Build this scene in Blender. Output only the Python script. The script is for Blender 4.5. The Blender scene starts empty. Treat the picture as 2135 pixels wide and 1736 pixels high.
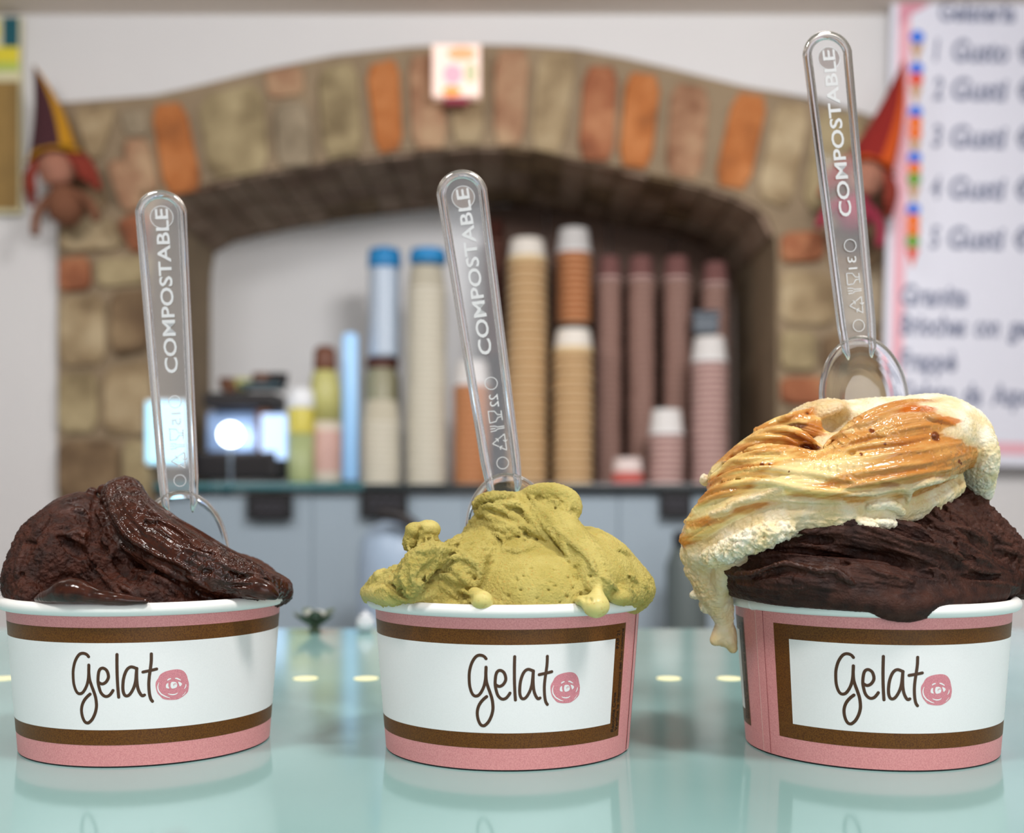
import bpy, bmesh, math, random
import numpy as np
from mathutils import Vector, Matrix

random.seed(7)
SC = bpy.context.scene
COL = SC.collection
R = math.radians

# ------------------------------------------------------------------ camera
FPX, YH, HC = 2330.0, 1056.0, 0.0779      # focal length in px of the 2135 px frame, horizon row, eye height over the counter
cam_d = bpy.data.cameras.new('camera')
cam = bpy.data.objects.new('camera', cam_d)
COL.objects.link(cam)
cam.location = (0, 0, HC)
cam.rotation_euler = (R(90), 0, 0)
cam_d.sensor_width = 36
cam_d.sensor_fit = 'HORIZONTAL'
cam_d.lens = 36 * FPX / 2135
cam_d.shift_y = (YH - 868) / 2135
cam_d.clip_start = 0.01
cam_d.dof.use_dof = True
cam_d.dof.focus_distance = 0.340
cam_d.dof.aperture_fstop = cam_d.lens / 4.3
SC.camera = cam

# ------------------------------------------------------------------ world, lights, exposure
w = bpy.data.worlds.new('World')
SC.world = w
w.use_nodes = True
w.node_tree.nodes['Background'].inputs[0].default_value = (0.86, 0.93, 1.0, 1)
w.node_tree.nodes['Background'].inputs[1].default_value = 0.22


def area(name, loc, rot, sx, sy, power, color):
    d = bpy.data.lights.new(name, 'AREA')
    d.shape = 'RECTANGLE'
    d.size, d.size_y = sx, sy
    d.energy = power
    d.color = color
    o = bpy.data.objects.new(name, d)
    COL.objects.link(o)
    o.location = loc
    o.rotation_euler = rot
    return o


area('window_daylight', (0.9, -2.2, 0.45), (R(90), 0, R(14)), 2.2, 1.3, 19, (0.97, 0.97, 1.0))
area('ceiling_lamp_glow', (0.42, -0.10, 1.14), (0, 0, 0), 0.26, 0.20, 9.8, (1.0, 0.955, 0.92))
area('ceiling_lamp_glow', (-0.45, -0.16, 1.14), (0, 0, 0), 0.30, 0.16, 8.5, (1.0, 0.955, 0.92))
area('wall_fill', (-1.0, 0.95, 1.10), (R(58), 0, 0), 0.5, 0.22, 8.0, (1.0, 0.97, 0.965))  # unseen fill lights added to brighten the back wall and niche
area('wall_fill', (0.45, 0.95, 1.10), (R(58), 0, 0), 0.5, 0.22, 17.0, (1.0, 0.97, 0.965))

SC.view_settings.view_transform = 'Standard'
SC.view_settings.look = 'None'
SC.view_settings.gamma = 1
SC.view_settings.use_curve_mapping = False
SC.view_settings.exposure = 0.22
SC.cycles.max_bounces = 14
SC.cycles.transmission_bounces = 12
SC.cycles.transparent_max_bounces = 12
SC.cycles.caustics_reflective = False
SC.cycles.caustics_refractive = False
SC.cycles.sample_clamp_indirect = 6.0
SC.cycles.use_denoising = True


# ------------------------------------------------------------------ helpers
def srgb(r, g, b):
    f = lambda c: ((c / 255) / 12.92 if c / 255 <= 0.04045 else ((c / 255 + 0.055) / 1.055) ** 2.4)
    return (f(r), f(g), f(b), 1.0)


def at(u, v, Y):
    return Vector(((u - 1067.5) / FPX * Y, Y, HC - (v - YH) / FPX * Y))


MATS = {}


def mat(name, rgb, rough=0.5, metal=0.0, noise=0.0, nscale=20.0, bump=0.0, bscale=60.0, spec=0.5,
        emit=None, estr=0.0, trans=0.0, ior=1.45, coat=0.0, sss=0.0):
    if name in MATS:
        return MATS[name]
    m = bpy.data.materials.new(name)
    m.use_nodes = True
    nt = m.node_tree
    b = nt.nodes['Principled BSDF']
    c = srgb(*rgb)
    b.inputs['Base Color'].default_value = c
    b.inputs['Roughness'].default_value = rough
    b.inputs['Metallic'].default_value = metal
    b.inputs['Specular IOR Level'].default_value = spec
    b.inputs['Transmission Weight'].default_value = trans
    b.inputs['IOR'].default_value = ior
    b.inputs['Coat Weight'].default_value = coat
    if sss:
        b.inputs['Subsurface Weight'].default_value = sss
        b.inputs['Subsurface Scale'].default_value = 0.002
    if emit:
        b.inputs['Emission Color'].default_value = srgb(*emit)
        b.inputs['Emission Strength'].default_value = estr
    if noise or bump:
        tc = nt.nodes.new('ShaderNodeTexCoord')
        if noise:
            n = nt.nodes.new('ShaderNodeTexNoise')
            n.inputs['Scale'].default_value = nscale
            n.inputs['Detail'].default_value = 5
            nt.links.new(tc.outputs['Object'], n.inputs['Vector'])
            mx = nt.nodes.new('ShaderNodeMix')
            mx.data_type = 'RGBA'
            mx.inputs[6].default_value = tuple(x * (1 - noise) for x in c[:3]) + (1,)
            mx.inputs[7].default_value = tuple(min(1, x * (1 + noise)) for x in c[:3]) + (1,)
            nt.links.new(n.outputs['Fac'], mx.inputs[0])
            nt.links.new(mx.outputs[2], b.inputs['Base Color'])
        if bump:
            n2 = nt.nodes.new('ShaderNodeTexNoise')
            n2.inputs['Scale'].default_value = bscale
            n2.inputs['Detail'].default_value = 6
            nt.links.new(tc.outputs['Object'], n2.inputs['Vector'])
            bp = nt.nodes.new('ShaderNodeBump')
            bp.inputs['Strength'].default_value = bump
            bp.inputs['Distance'].default_value = 1.0 / bscale * 0.5
            nt.links.new(n2.outputs['Fac'], bp.inputs['Height'])
            nt.links.new(bp.outputs['Normal'], b.inputs['Normal'])
    MATS[name] = m
    return m


def mesh_obj(name, verts, faces, material=None, parent=None, smooth=False):
    me = bpy.data.meshes.new(name)
    me.from_pydata([tuple(v) for v in verts], [], [tuple(f) for f in faces])
    me.update()
    if smooth:
        me.shade_smooth()
    if material:
        me.materials.append(material)
    o = bpy.data.objects.new(name, me)
    COL.objects.link(o)
    if parent:
        o.parent = parent
    return o


def tag(o, label, cat, group=None):
    o['label'] = label
    o['category'] = cat
    if group:
        o['group'] = group
    return o


def struct(o, label=None):
    o['kind'] = 'structure'
    if label:
        o['label'] = label
    return o


def empty(name, loc=(0, 0, 0), rz=0.0):
    o = bpy.data.objects.new(name, None)
    COL.objects.link(o)
    o.location = loc
    o.rotation_euler = (0, 0, rz)
    o.empty_display_size = 0.02
    return o


def box_data(cx, cy, cz, sx, sy, sz, bev=0.0):
    bm = bmesh.new()
    bmesh.ops.create_cube(bm, size=1)
    bmesh.ops.scale(bm, vec=(sx, sy, sz), verts=bm.verts)
    if bev:
        bmesh.ops.bevel(bm, geom=list(bm.edges), offset=bev, segments=2, affect='EDGES', profile=0.6)
    bmesh.ops.translate(bm, vec=(cx, cy, cz), verts=bm.verts)
    bm.verts.ensure_lookup_table()
    vs = [tuple(v.co) for v in bm.verts]
    fs = [[v.index for v in f.verts] for f in bm.faces]
    bm.free()
    return vs, fs


def box(name, c, s, material, parent=None, bev=0.0):
    vs, fs = box_data(*c, *s, bev)
    return mesh_obj(name, vs, fs, material, parent, smooth=False)


def lathe_data(profile, seg=32, cx=0, cy=0, cz=0, closed=False):
    vs, fs = [], []
    n = len(profile)
    for r, z in profile:
        for i in range(seg):
            a = 2 * math.pi * i / seg
            vs.append((cx + r * math.cos(a), cy + r * math.sin(a), cz + z))
    rng = range(n) if closed else range(n - 1)
    for j in rng:
        j2 = (j + 1) % n
        for i in range(seg):
            k = (i + 1) % seg
            fs.append((j * seg + i, j * seg + k, j2 * seg + k, j2 * seg + i))
    if not closed:
        if profile[0][0] > 1e-6:
            fs.append(tuple(range(seg - 1, -1, -1)))
        if profile[-1][0] > 1e-6:
            fs.append(tuple((n - 1) * seg + i for i in range(seg)))
    return vs, fs


def lathe(name, profile, material, parent=None, seg=32, c=(0, 0, 0), closed=False, smooth=True):
    vs, fs = lathe_data(profile, seg, *c, closed=closed)
    return mesh_obj(name, vs, fs, material, parent, smooth)


def catmull(P, per=8, closed=False):
    P = [np.array(p, float) for p in P]
    n = len(P)
    out = []
    segs = n if closed else n - 1
    for i in range(segs):
        g = (lambda k: P[k % n]) if closed else (lambda k: P[min(max(k, 0), n - 1)])
        p0, p1, p2, p3 = g(i - 1), g(i), g(i + 1), g(i + 2)
        for s in range(per):
            t = s / per
            out.append(0.5 * ((2 * p1) + (-p0 + p2) * t + (2 * p0 - 5 * p1 + 4 * p2 - p3) * t * t + (-p0 + 3 * p1 - 3 * p2 + p3) * t ** 3))
    if not closed:
        out.append(P[-1])
    return out


def stroke2d(points, width, per=6, taper=False, smooth=True):
    """flat ribbon with round ends in a 2-D plane -> verts2d, faces"""
    pts = catmull(points, per) if smooth and len(points) > 2 else [np.array(p, float) for p in points]
    n = len(pts)
    vs, fs = [], []
    for i, p in enumerate(pts):
        d = pts[min(i + 1, n - 1)] - pts[max(i - 1, 0)]
        d = d / (np.linalg.norm(d) + 1e-9)
        nn = np.array([-d[1], d[0]])
        wd = width / 2
        if taper:
            wd *= 0.15 + 0.85 * math.sin(math.pi * min(max(i / (n - 1), 0.0), 1.0)) ** 0.6
        vs += [p + nn * wd, p - nn * wd]
    for i in range(n - 1):
        fs.append((2 * i, 2 * i + 1, 2 * i + 3, 2 * i + 2))
    if not taper:
        for end, sgn in ((0, -1), (n - 1, 1)):
            d = (pts[1] - pts[0]) if end == 0 else (pts[-1] - pts[-2])
            a0 = math.atan2(d[1], d[0])
            base = len(vs)
            vs.append(pts[end])
            m = 8
            for k in range(m + 1):
                a = a0 + (math.pi if end == 0 else 0) - math.pi / 2 + math.pi * k / m
                vs.append(pts[end] + width / 2 * np.array([math.cos(a), math.sin(a)]))
            for k in range(m):
                fs.append((base, base + 1 + k, base + 2 + k))
    return vs, fs


def merge(parts):
    V, F = [], []
    for vs, fs in parts:
        b = len(V)
        V += list(vs)
        F += [tuple(i + b for i in f) for f in fs]
    return V, F


def text2d(body, size=1.0, bold=0.0, shear=0.0, spacing=1.0, extrude=0.0):
    cu = bpy.data.curves.new('t', 'FONT')
    cu.body = body
    cu.size = size
    cu.offset = bold
    cu.shear = shear
    cu.space_character = spacing
    cu.extrude = extrude
    cu.resolution_u = 3
    o = bpy.data.objects.new('t', cu)
    COL.objects.link(o)
    dg = bpy.context.evaluated_depsgraph_get()
    me = bpy.data.meshes.new_from_object(o.evaluated_get(dg))
    vs = [tuple(v.co) for v in me.vertices]
    fs = [tuple(p.vertices) for p in me.polygons]
    bpy.data.objects.remove(o)
    bpy.data.curves.remove(cu)
    bpy.data.meshes.remove(me)
    return vs, fs


def sweep(path, radii, seg=10, flat=None, closed=False):
    """tube along a 3-D path; flat=(vec, s) squashes the section along vec"""
    P = [Vector(p) for p in path]
    n = len(P)
    vs, fs = [], []
    up = Vector((0, 1, 0))
    for i, p in enumerate(P):
        d = (P[(i + 1) % n] - P[i - 1]) if closed else (P[min(i + 1, n - 1)] - P[max(i - 1, 0)])
        d.normalize()
        a = d.cross(up)
        if a.length < 1e-4:
            a = d.cross(Vector((1, 0, 0)))
        a.normalize()
        b = a.cross(d)
        r = radii[i] if hasattr(radii, '__len__') else radii
        for k in range(seg):
            an = 2 * math.pi * k / seg
            off = a * (math.cos(an) * r) + b * (math.sin(an) * r)
            if flat:
                fv = Vector(flat[0])
                off = off - fv * off.dot(fv) * (1 - flat[1])
            vs.append(p + off)
    rng = range(n) if closed else range(n - 1)
    for i in rng:
        j = (i + 1) % n
        for k in range(seg):
            l = (k + 1) % seg
            fs.append((i * seg + k, i * seg + l, j * seg + l, j * seg + k))
    if not closed:
        fs.append(tuple(range(seg - 1, -1, -1)))
        fs.append(tuple((n - 1) * seg + k for k in range(seg)))
    return vs, fs


def copy_tree(o, parent=None):
    c = o.copy()
    COL.objects.link(c)
    if parent:
        c.parent = parent
        c.matrix_parent_inverse = o.matrix_parent_inverse
    for ch in list(o.children):
        copy_tree(ch, c)
    return c


# ------------------------------------------------------------------ the room
YW = 2.60            # plaster face of the back wall
YA = 2.585           # face of the stone arch bed
YB = 3.08            # back of the niche
ZC, ZF = 1.222, -1.10
plaster = mat('wall_plaster', (216, 215, 215), 0.9, noise=0.03, nscale=4, bump=0.15, bscale=40)
m_ceil = mat('ceiling_plaster', (228, 218, 208), 0.9, noise=0.04, nscale=3)
m_floor = mat('floor_tiles', (150, 140, 128), 0.5, noise=0.15, nscale=6)
m_mortar = mat('mortar', (142, 124, 100), 0.95, noise=0.4, nscale=9, bump=0.5, bscale=50)


def quad_plane(name, pts, material):
    return mesh_obj(name, pts, [tuple(range(len(pts)))], material)


struct(quad_plane('floor', [(-2.4, -2.6, ZF), (2.4, -2.6, ZF), (2.4, 3.3, ZF), (-2.4, 3.3, ZF)], m_floor), 'grey brown shop floor')
struct(quad_plane('ceiling', [(-2.4, -2.6, ZC), (-2.4, 3.3, ZC), (2.4, 3.3, ZC), (2.4, -2.6, ZC)], m_ceil), 'warm off-white ceiling above the stone arch')
struct(quad_plane('wall_left', [(-2.4, -2.6, ZF), (-2.4, 3.3, ZF), (-2.4, 3.3, ZC), (-2.4, -2.6, ZC)], plaster), 'white plaster side wall left of the counter')
struct(quad_plane('wall_right', [(2.4, -2.6, ZF), (2.4, -2.6, ZC), (2.4, 3.3, ZC), (2.4, 3.3, ZF)], plaster), 'white plaster side wall right of the counter')

OUT = [(120, 215), (200, 212), (300, 203), (400, 182), (550, 145), (700, 115), (850, 98), (960, 92), (1100, 95), (1200, 102), (1300, 120), (1400, 143), (1550, 180), (1700, 205), (1845, 250)]
INN = [(319, 520), (322, 470), (330, 425), (350, 405), (440, 380), (560, 355), (680, 335), (850, 315), (1000, 303), (1100, 308), (1200, 330), (1300, 350), (1400, 370), (1485, 390), (1560, 418), (1600, 450), (1616, 490), (1620, 530)]


def w3(u, v, Y=YW):
    p = at(u, v, Y)
    return (p.x, p.y, p.z)


# plaster wall with the arch opening left free
V, F = [], []
oc = [w3(*p) for p in OUT]
for p in oc:
    V += [p, (p[0], YW, ZC)]
for i in range(len(oc) - 1):
    F.append((2 * i, 2 * i + 2, 2 * i + 3, 2 * i + 1))
b = len(V)
xl, xr = oc[0][0], oc[-1][0]
V += [(-2.4, YW, ZF), (xl, YW, ZF), (xl, YW, ZC), (-2.4, YW, ZC), (xr, YW, ZF), (2.4, YW, ZF), (2.4, YW, ZC), (xr, YW, ZC)]
F += [(b, b + 1, b + 2, b + 3), (b + 4, b + 5, b + 6, b + 7)]
struct(mesh_obj('wall_back', V, F, plaster), 'white plaster back wall around the stone arch')

# niche behind the arch
m_niche = mat('niche_plaster', (232, 232, 232), 0.9, noise=0.05, nscale=3)
XL, XR = w3(319, 500, YA)[0], w3(1620, 500, YA)[0]
struct(quad_plane('wall_niche', [(XL - .1, YB, ZF), (XR + .1, YB, ZF), (XR + .1, YB, 1.05), (XL - .1, YB, 1.05)], m_niche), 'pale grey plaster wall at the back of the niche')

# stone arch: a mortar bed (front, soffit, jambs) that carries every single stone
arch = empty('stone_arch', (0, YA, ZF))
tag(arch, 'rustic arch of mixed tan stones and orange bricks around the niche', 'arch')
arch.matrix_parent_inverse
V, F = [], []


def strip(a, bb):
    base = len(V)
    V.extend(a)
    V.extend(bb)
    n = len(a)
    for i in range(n - 1):
        F.append((base + i, base + i + 1, base + n + i + 1, base + n + i))


oy = YA - YA
rel = lambda p: (p[0], p[1] - YA, p[2] - ZF)
inn = [w3(u, v, YA) for u, v in INN]
out = [w3(u, v, YA) for u, v in OUT]
# crown: resample the outer curve to the inner one
us = np.linspace(0, 1, 30)
ui = lambda pts, t: tuple(np.interp(t, np.linspace(0, 1, len(pts)), [p[k] for p in pts]) for k in range(3))
xs_i = [ui(inn[2:-2], t) for t in us]
xo0, xo1 = xs_i[0][0], xs_i[-1][0]
oz = lambda x: float(np.interp(x, [p[0] for p in out], [p[2] for p in out]))
strip([rel((p[0], YA, oz(p[0]))) for p in xs_i], [rel(p) for p in xs_i])
# piers
for xa, xb, side in ((out[0][0], XL, 0), (XR, out[-1][0], 1)):
    zt = [oz(xa), oz(xb)]
    strip([rel((xa, YA, zt[0])), rel((xb, YA, zt[1]))], [rel((xa, YA, ZF)), rel((xb, YA, ZF))])
for j in range(2):
    pts = inn[:3] if j == 0 else inn[-3:]
    strip([rel((p[0], YA, oz(p[0]))) for p in pts], [rel(p) for p in pts])
# jambs and soffit
full = [(XL, YA, ZF)] + inn + [(XR, YA, ZF)]
strip([rel((p[0], YB, p[2])) for p in full], [rel(p) for p in full])
mesh_obj('mortar', V, F, m_mortar, arch)

def stone_mat(name, c1, c2, c3, scale=9.0):
    """weathered stone: three tones mottled at two scales"""
    m = bpy.data.materials.new(name)
    m.use_nodes = True
    nt = m.node_tree
    b_ = nt.nodes['Principled BSDF']
    b_.inputs['Roughness'].default_value = 0.92
    tc = nt.nodes.new('ShaderNodeTexCoord')
    n1 = nt.nodes.new('ShaderNodeTexNoise')
    n1.inputs['Scale'].default_value = scale
    n1.inputs['Detail'].default_value = 6
    n1.inputs['Roughness'].default_value = 0.6
    rp = nt.nodes.new('ShaderNodeValToRGB')
    rp.color_ramp.elements[0].position = 0.34
    rp.color_ramp.elements[0].color = srgb(*c3)
    rp.color_ramp.elements[1].position = 0.66
    rp.color_ramp.elements[1].color = srgb(*c2)
    e_ = rp.color_ramp.elements.new(0.5)
    e_.color = srgb(*c1)
    n2 = nt.nodes.new('ShaderNodeTexNoise')
    n2.inputs['Scale'].default_value = 45
    n2.inputs['Detail'].default_value = 6
    bp = nt.nodes.new('ShaderNodeBump')
    bp.inputs['Strength'].default_value = 0.6
    bp.inputs['Distance'].default_value = 0.012
    for n_ in (n1, n2):
        nt.links.new(tc.outputs['Object'], n_.inputs['Vector'])
    nt.links.new(n1.outputs['Fac'], rp.inputs[0])
    nt.links.new(rp.outputs[0], b_.inputs['Base Color'])
    nt.links.new(n2.outputs['Fac'], bp.inputs['Height'])
    nt.links.new(bp.outputs['Normal'], b_.inputs['Normal'])
    return m


STONE_COL = {
    'tan': stone_mat('stone_tan', (158, 138, 106), (182, 164, 132), (118, 98, 72)),
    'olive': stone_mat('stone_olive', (154, 138, 104), (176, 160, 124), (120, 104, 76)),
    'grey': stone_mat('stone_grey', (142, 128, 106), (164, 148, 124), (112, 98, 78)),
    'pink': stone_mat('stone_pink', (160, 122, 94), (180, 150, 118), (122, 82, 58)),
    'orange': stone_mat('brick_orange', (172, 104, 54), (190, 124, 74), (128, 78, 44)),
    'rust': stone_mat('brick_rust', (150, 92, 62), (178, 124, 88), (112, 66, 44)),
    'brown': stone_mat('stone_brown', (122, 100, 74), (146, 124, 94), (92, 72, 52)),
    'soffit': stone_mat('brick_soffit', (146, 124, 106), (164, 144, 124), (116, 90, 72)),
}


def prism_stone(name, quad, Yf, depth, material, parent, rnd=0.16):
    """stone with chamfered, slightly uneven front, from four wall points (x,z)"""
    q = [Vector((p[0], p[2])) for p in quad]
    # round the corners: each corner becomes two points
    ring = []
    n = len(q)
    for i in range(n):
        a, b_, c = q[i - 1], q[i], q[(i + 1) % n]
        ring.append(b_.lerp(a, rnd))
        ring.append(b_.lerp(c, rnd))
    cen = sum(ring, Vector((0, 0))) / len(ring)
    V, F = [], []
    for s, yy in ((1.0, 0.0), (1.0, -depth * 0.65), (0.88, -depth)):
        for p in ring:
            pp = cen + (p - cen) * s
            V.append((pp.x, Yf - YA + yy + random.uniform(-1, 1) * depth * 0.12 * (s < 1), pp.y - ZF))
    m = len(ring)
    for k in range(2):
        for i in range(m):
            j = (i + 1) % m
            F.append((k * m + i, k * m + j, (k + 1) * m + j, (k + 1) * m + i))
    V.append((cen.x, Yf - YA - depth * 1.08, cen.y - ZF))
    for i in range(m):
        F.append((2 * m + i, 2 * m + (i + 1) % m, 3 * m))
    return mesh_obj(name, V, F, material, parent, smooth=False)


ST_ARCH = [
    ('stone', [(155, 228), (248, 220), (212, 335), (182, 330)], 'tan'),
    ('stone', [(250, 235), (305, 228), (312, 285), (262, 285)], 'grey'),
    ('stone', [(258, 295), (312, 290), (335, 400), (275, 410)], 'pink'),
    ('brick', [(316, 222), (386, 214), (425, 398), (345, 408)], 'orange'),
    ('stone', [(412, 205), (548, 172), (562, 358), (438, 378)], 'olive'),
    ('stone', [(552, 152), (632, 138), (636, 200), (560, 208)], 'pink'),
    ('stone', [(572, 222), (645, 212), (656, 345), (582, 352)], 'grey'),
    ('stone', [(662, 148), (745, 130), (757, 322), (678, 336)], 'olive'),
    ('brick', [(762, 140), (832, 122), (840, 312), (784, 322)], 'orange'),
    ('stone', [(850, 122), (920, 112), (934, 310), (860, 314)], 'pink'),
    ('stone', [(938, 112), (1010, 104), (1008, 300), (944, 304)], 'tan'),
    ('stone', [(1030, 108), (1106, 106), (1092, 302), (1030, 306)], 'pink'),
    ('stone', [(1120, 112), (1204, 112), (1172, 326), (1106, 310)], 'tan'),
    ('brick', [(1218, 140), (1288, 142), (1278, 340), (1204, 332)], 'rust'),
    ('brick', [(1304, 152), (1378, 162), (1356, 356), (1288, 346)], 'orange'),
    ('stone', [(1400, 172), (1480, 186), (1462, 378), (1386, 364)], 'pink'),
    ('brick', [(1530, 192), (1602, 204), (1560, 398), (1486, 386)], 'orange'),
    ('stone', [(1618, 212), (1690, 228), (1648, 440), (1574, 412)], 'tan'),
    ('stone', [(1704, 228), (1800, 248), (1806, 420), (1668, 446)], 'olive'),
    # left leg of the arch and pier
    ('stone', [(140, 350), (205, 345), (230, 440), (135, 450)], 'brown'),
    ('brick', [(222, 345), (262, 330), (305, 430), (262, 450)], 'pink'),
    ('stone', [(132, 460), (235, 452), (262, 520), (128, 530)], 'tan'),
    ('brick', [(245, 462), (312, 440), (316, 525), (276, 528)], 'rust'),
    ('brick', [(124, 540), (190, 535), (192, 605), (126, 610)], 'rust'),
    ('stone', [(200, 540), (316, 535), (316, 592), (204, 602)], 'olive'),
    ('stone', [(126, 622), (220, 615), (222, 760), (124, 765)], 'tan'),
    ('stone', [(232, 610), (316, 604), (316, 730), (234, 745)], 'brown'),
    ('stone', [(124, 778), (205, 776), (206, 900), (124, 905)], 'olive'),
    ('stone', [(216, 770), (316, 748), (316, 905), (218, 908)], 'tan'),
    ('stone', [(124, 918), (250, 918), (250, 1040), (124, 1042)], 'brown'),
    ('stone', [(260, 918), (316, 918), (316, 1040), (262, 1040)], 'olive'),
    ('stone', [(124, 1054), (215, 1054), (215, 1180), (124, 1180)], 'tan'),
    ('stone', [(226, 1052), (316, 1052), (316, 1180), (226, 1180)], 'olive'),
    ('stone', [(124, 1192), (316, 1192), (316, 1330), (124, 1330)], 'brown'),
    # right pier
    ('brick', [(1626, 488), (1716, 482), (1716, 545), (1626, 550)], 'rust'),
    ('stone', [(1728, 470), (1838, 462), (1838, 560), (1728, 562)], 'brown'),
    ('stone', [(1626, 562), (1742, 575), (1740, 680), (1626, 676)], 'tan'),
    ('stone', [(1752, 575), (1838, 572), (1838, 690), (1750, 684)], 'grey'),
    ('stone', [(1626, 690), (1700, 692), (1700, 775), (1626, 772)], 'olive'),
    ('brick', [(1626, 786), (1720, 786), (1720, 846), (1626, 842)], 'rust'),
    ('stone', [(1712, 698), (1838, 702), (1838, 775), (1712, 772)], 'brown'),
    ('stone', [(1732, 788), (1838, 788), (1838, 905), (1732, 905)], 'tan'),
    ('stone', [(1626, 858), (1720, 860), (1720, 985), (1626, 985)], 'brown'),
    ('stone', [(1626, 998), (1838, 998), (1838, 1110), (1626, 1110)], 'tan'),
    ('stone', [(1626, 1122), (1838, 1122), (1838, 1320), (1626, 1320)], 'olive'),
]
for nm, q, c in ST_ARCH:
    prism_stone(nm, [w3(u, v, YA) for u, v in q], YA, random.uniform(0.010, 0.020), STONE_COL[c], arch)

# bricks of the soffit, laid in rows along the underside of the arch
sof = catmull([inn[i] for i in range(2, len(inn) - 1)], 6)
L = [0.0]
for i in range(1, len(sof)):
    L.append(L[-1] + float(np.linalg.norm(sof[i] - sof[i - 1])))
nb = 22
for row in range(3):
    y0 = 0.012 + row * 0.165
    for k in range(nb):
        s0 = L[-1] * (k + 0.06) / nb
        s1 = L[-1] * (k + 0.94) / nb
        g = lambda s: np.array([np.interp(s, L, [p[j] for p in sof]) for j in range(3)])
        a, c = g(s0), g(s1)
        t = (c - a) / np.linalg.norm(c - a)
        nrm = np.array([t[2], 0, -t[0]])
        d = random.uniform(0.004, 0.009)
        V = []
        for s in (0.012, -d):
            for (pp, yy) in ((a, y0), (c, y0), (c, y0 + 0.15), (a, y0 + 0.15)):
                x = pp - nrm * s
                V.append((x[0], yy, x[2] - ZF))
        F = [(0, 1, 2, 3), (4, 7, 6, 5), (0, 4, 5, 1), (1, 5, 6, 2), (2, 6, 7, 3), (3, 7, 4, 0)]
        mesh_obj('brick', V, F, STONE_COL['soffit' if random.random() < 0.8 else 'brown'], arch)

# added dark brown panel holding the shade of the niche wall's right half
m_niche_shade = mat('niche_shade_brown', (84, 62, 50), 0.7, noise=0.25, nscale=10)
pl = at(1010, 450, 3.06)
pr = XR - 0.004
pan = empty('shade_panel', ((pl.x + pr) / 2, 3.062, 0.10))
tag(pan, 'added dark brown panel for the niche shade behind the brown cup stacks', 'panel')
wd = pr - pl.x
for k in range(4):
    box('board', (-wd / 2 + wd * (k + .5) / 4, 0, 0.40), (wd / 4 - 0.004, 0.018, 0.80), m_niche_shade, pan, 0.002)

# ------------------------------------------------------------------ shelf in the niche
ZS = 0.132
m_shelf = mat('dark_glass_edge', (42, 52, 54), 0.25, spec=0.6)
m_teal = mat('teal_glass', (58, 120, 128), 0.15, spec=0.6)
shelf = empty('niche_shelf', (0, 2.60, ZS))
tag(shelf, 'dark glass shelf across the niche carrying the cup stacks', 'shelf')
xa, xb = XL + 0.004, XR - 0.004
xm = at(760, 1000, 2.60).x
box('shelf_board', ((xm + xb) / 2, 0.2, -0.007), (xb - xm, 0.44, 0.014), m_shelf, shelf, 0.002)
box('glass_board', ((xa + xm) / 2, 0.2, -0.007), (xm - xa, 0.44, 0.014), m_teal, shelf, 0.002)
for xx in (xa + 0.05, xm, xb - 0.05):
    box('bracket', (xx, 0.44, -0.03), (0.02, 0.03, 0.034), m_shelf, shelf)

# pale panels under the shelf
m_steel = mat('pale_steel', (158, 174, 186), 0.42, metal=0.0, noise=0.06, nscale=3)
uc = empty('back_counter', (0, 2.62, ZF))
tag(uc, 'pale grey blue cabinet fronts below the niche shelf', 'cabinet')
wx = (xb - xa)
for k in range(4):
    box('cabinet_door', (xa + wx * (k + .5) / 4, 0.01, 0.604), (wx / 4 - 0.0006, 0.03, 1.208), m_steel, uc, 0.004)
box('carcass', ((xa + xb) / 2, 0.17, 0.604), (wx, 0.28, 1.208), m_steel, uc)

# ------------------------------------------------------------------ stacks of paper cups
def cup_mesh(name, r1, r0, hgt, seg=14):
    prof = [(r0 * 0.3, 0.0), (r0, 0.0), (r1 * 0.955, hgt * 0.92), (r1, hgt * 0.925), (r1, hgt), (r1 * 0.93, hgt), (r0 * 0.92, 0.004), (0.0005, 0.004)]
    prof = [(r_, hgt - z_) for r_, z_ in prof]          # standing upside down, rim below
    vs, fs = lathe_data(prof, seg)
    me = bpy.data.meshes.new(name)
    me.from_pydata(vs, [], fs)
    me.update()
    me.shade_smooth()
    return me


def two_tone(name, body, rim, zt, rough=0.5):
    """paper cup: body colour below the local height zt, rim colour above"""
    m = bpy.data.materials.new(name)
    m.use_nodes = True
    nt = m.node_tree
    b_ = nt.nodes['Principled BSDF']
    b_.inputs['Roughness'].default_value = rough
    tc = nt.nodes.new('ShaderNodeTexCoord')
    sp = nt.nodes.new('ShaderNodeSeparateXYZ')
    gt = nt.nodes.new('ShaderNodeMath')
    gt.operation = 'LESS_THAN'
    gt.inputs[1].default_value = zt
    mx = nt.nodes.new('ShaderNodeMix')
    mx.data_type = 'RGBA'
    mx.inputs[6].default_value = srgb(*body)
    mx.inputs[7].default_value = srgb(*rim)
    nt.links.new(tc.outputs['Object'], sp.inputs[0])
    nt.links.new(sp.outputs[2], gt.inputs[0])
    nt.links.new(gt.outputs[0], mx.inputs[0])
    nt.links.new(mx.outputs[2], b_.inputs['Base Color'])
    return m


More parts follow.
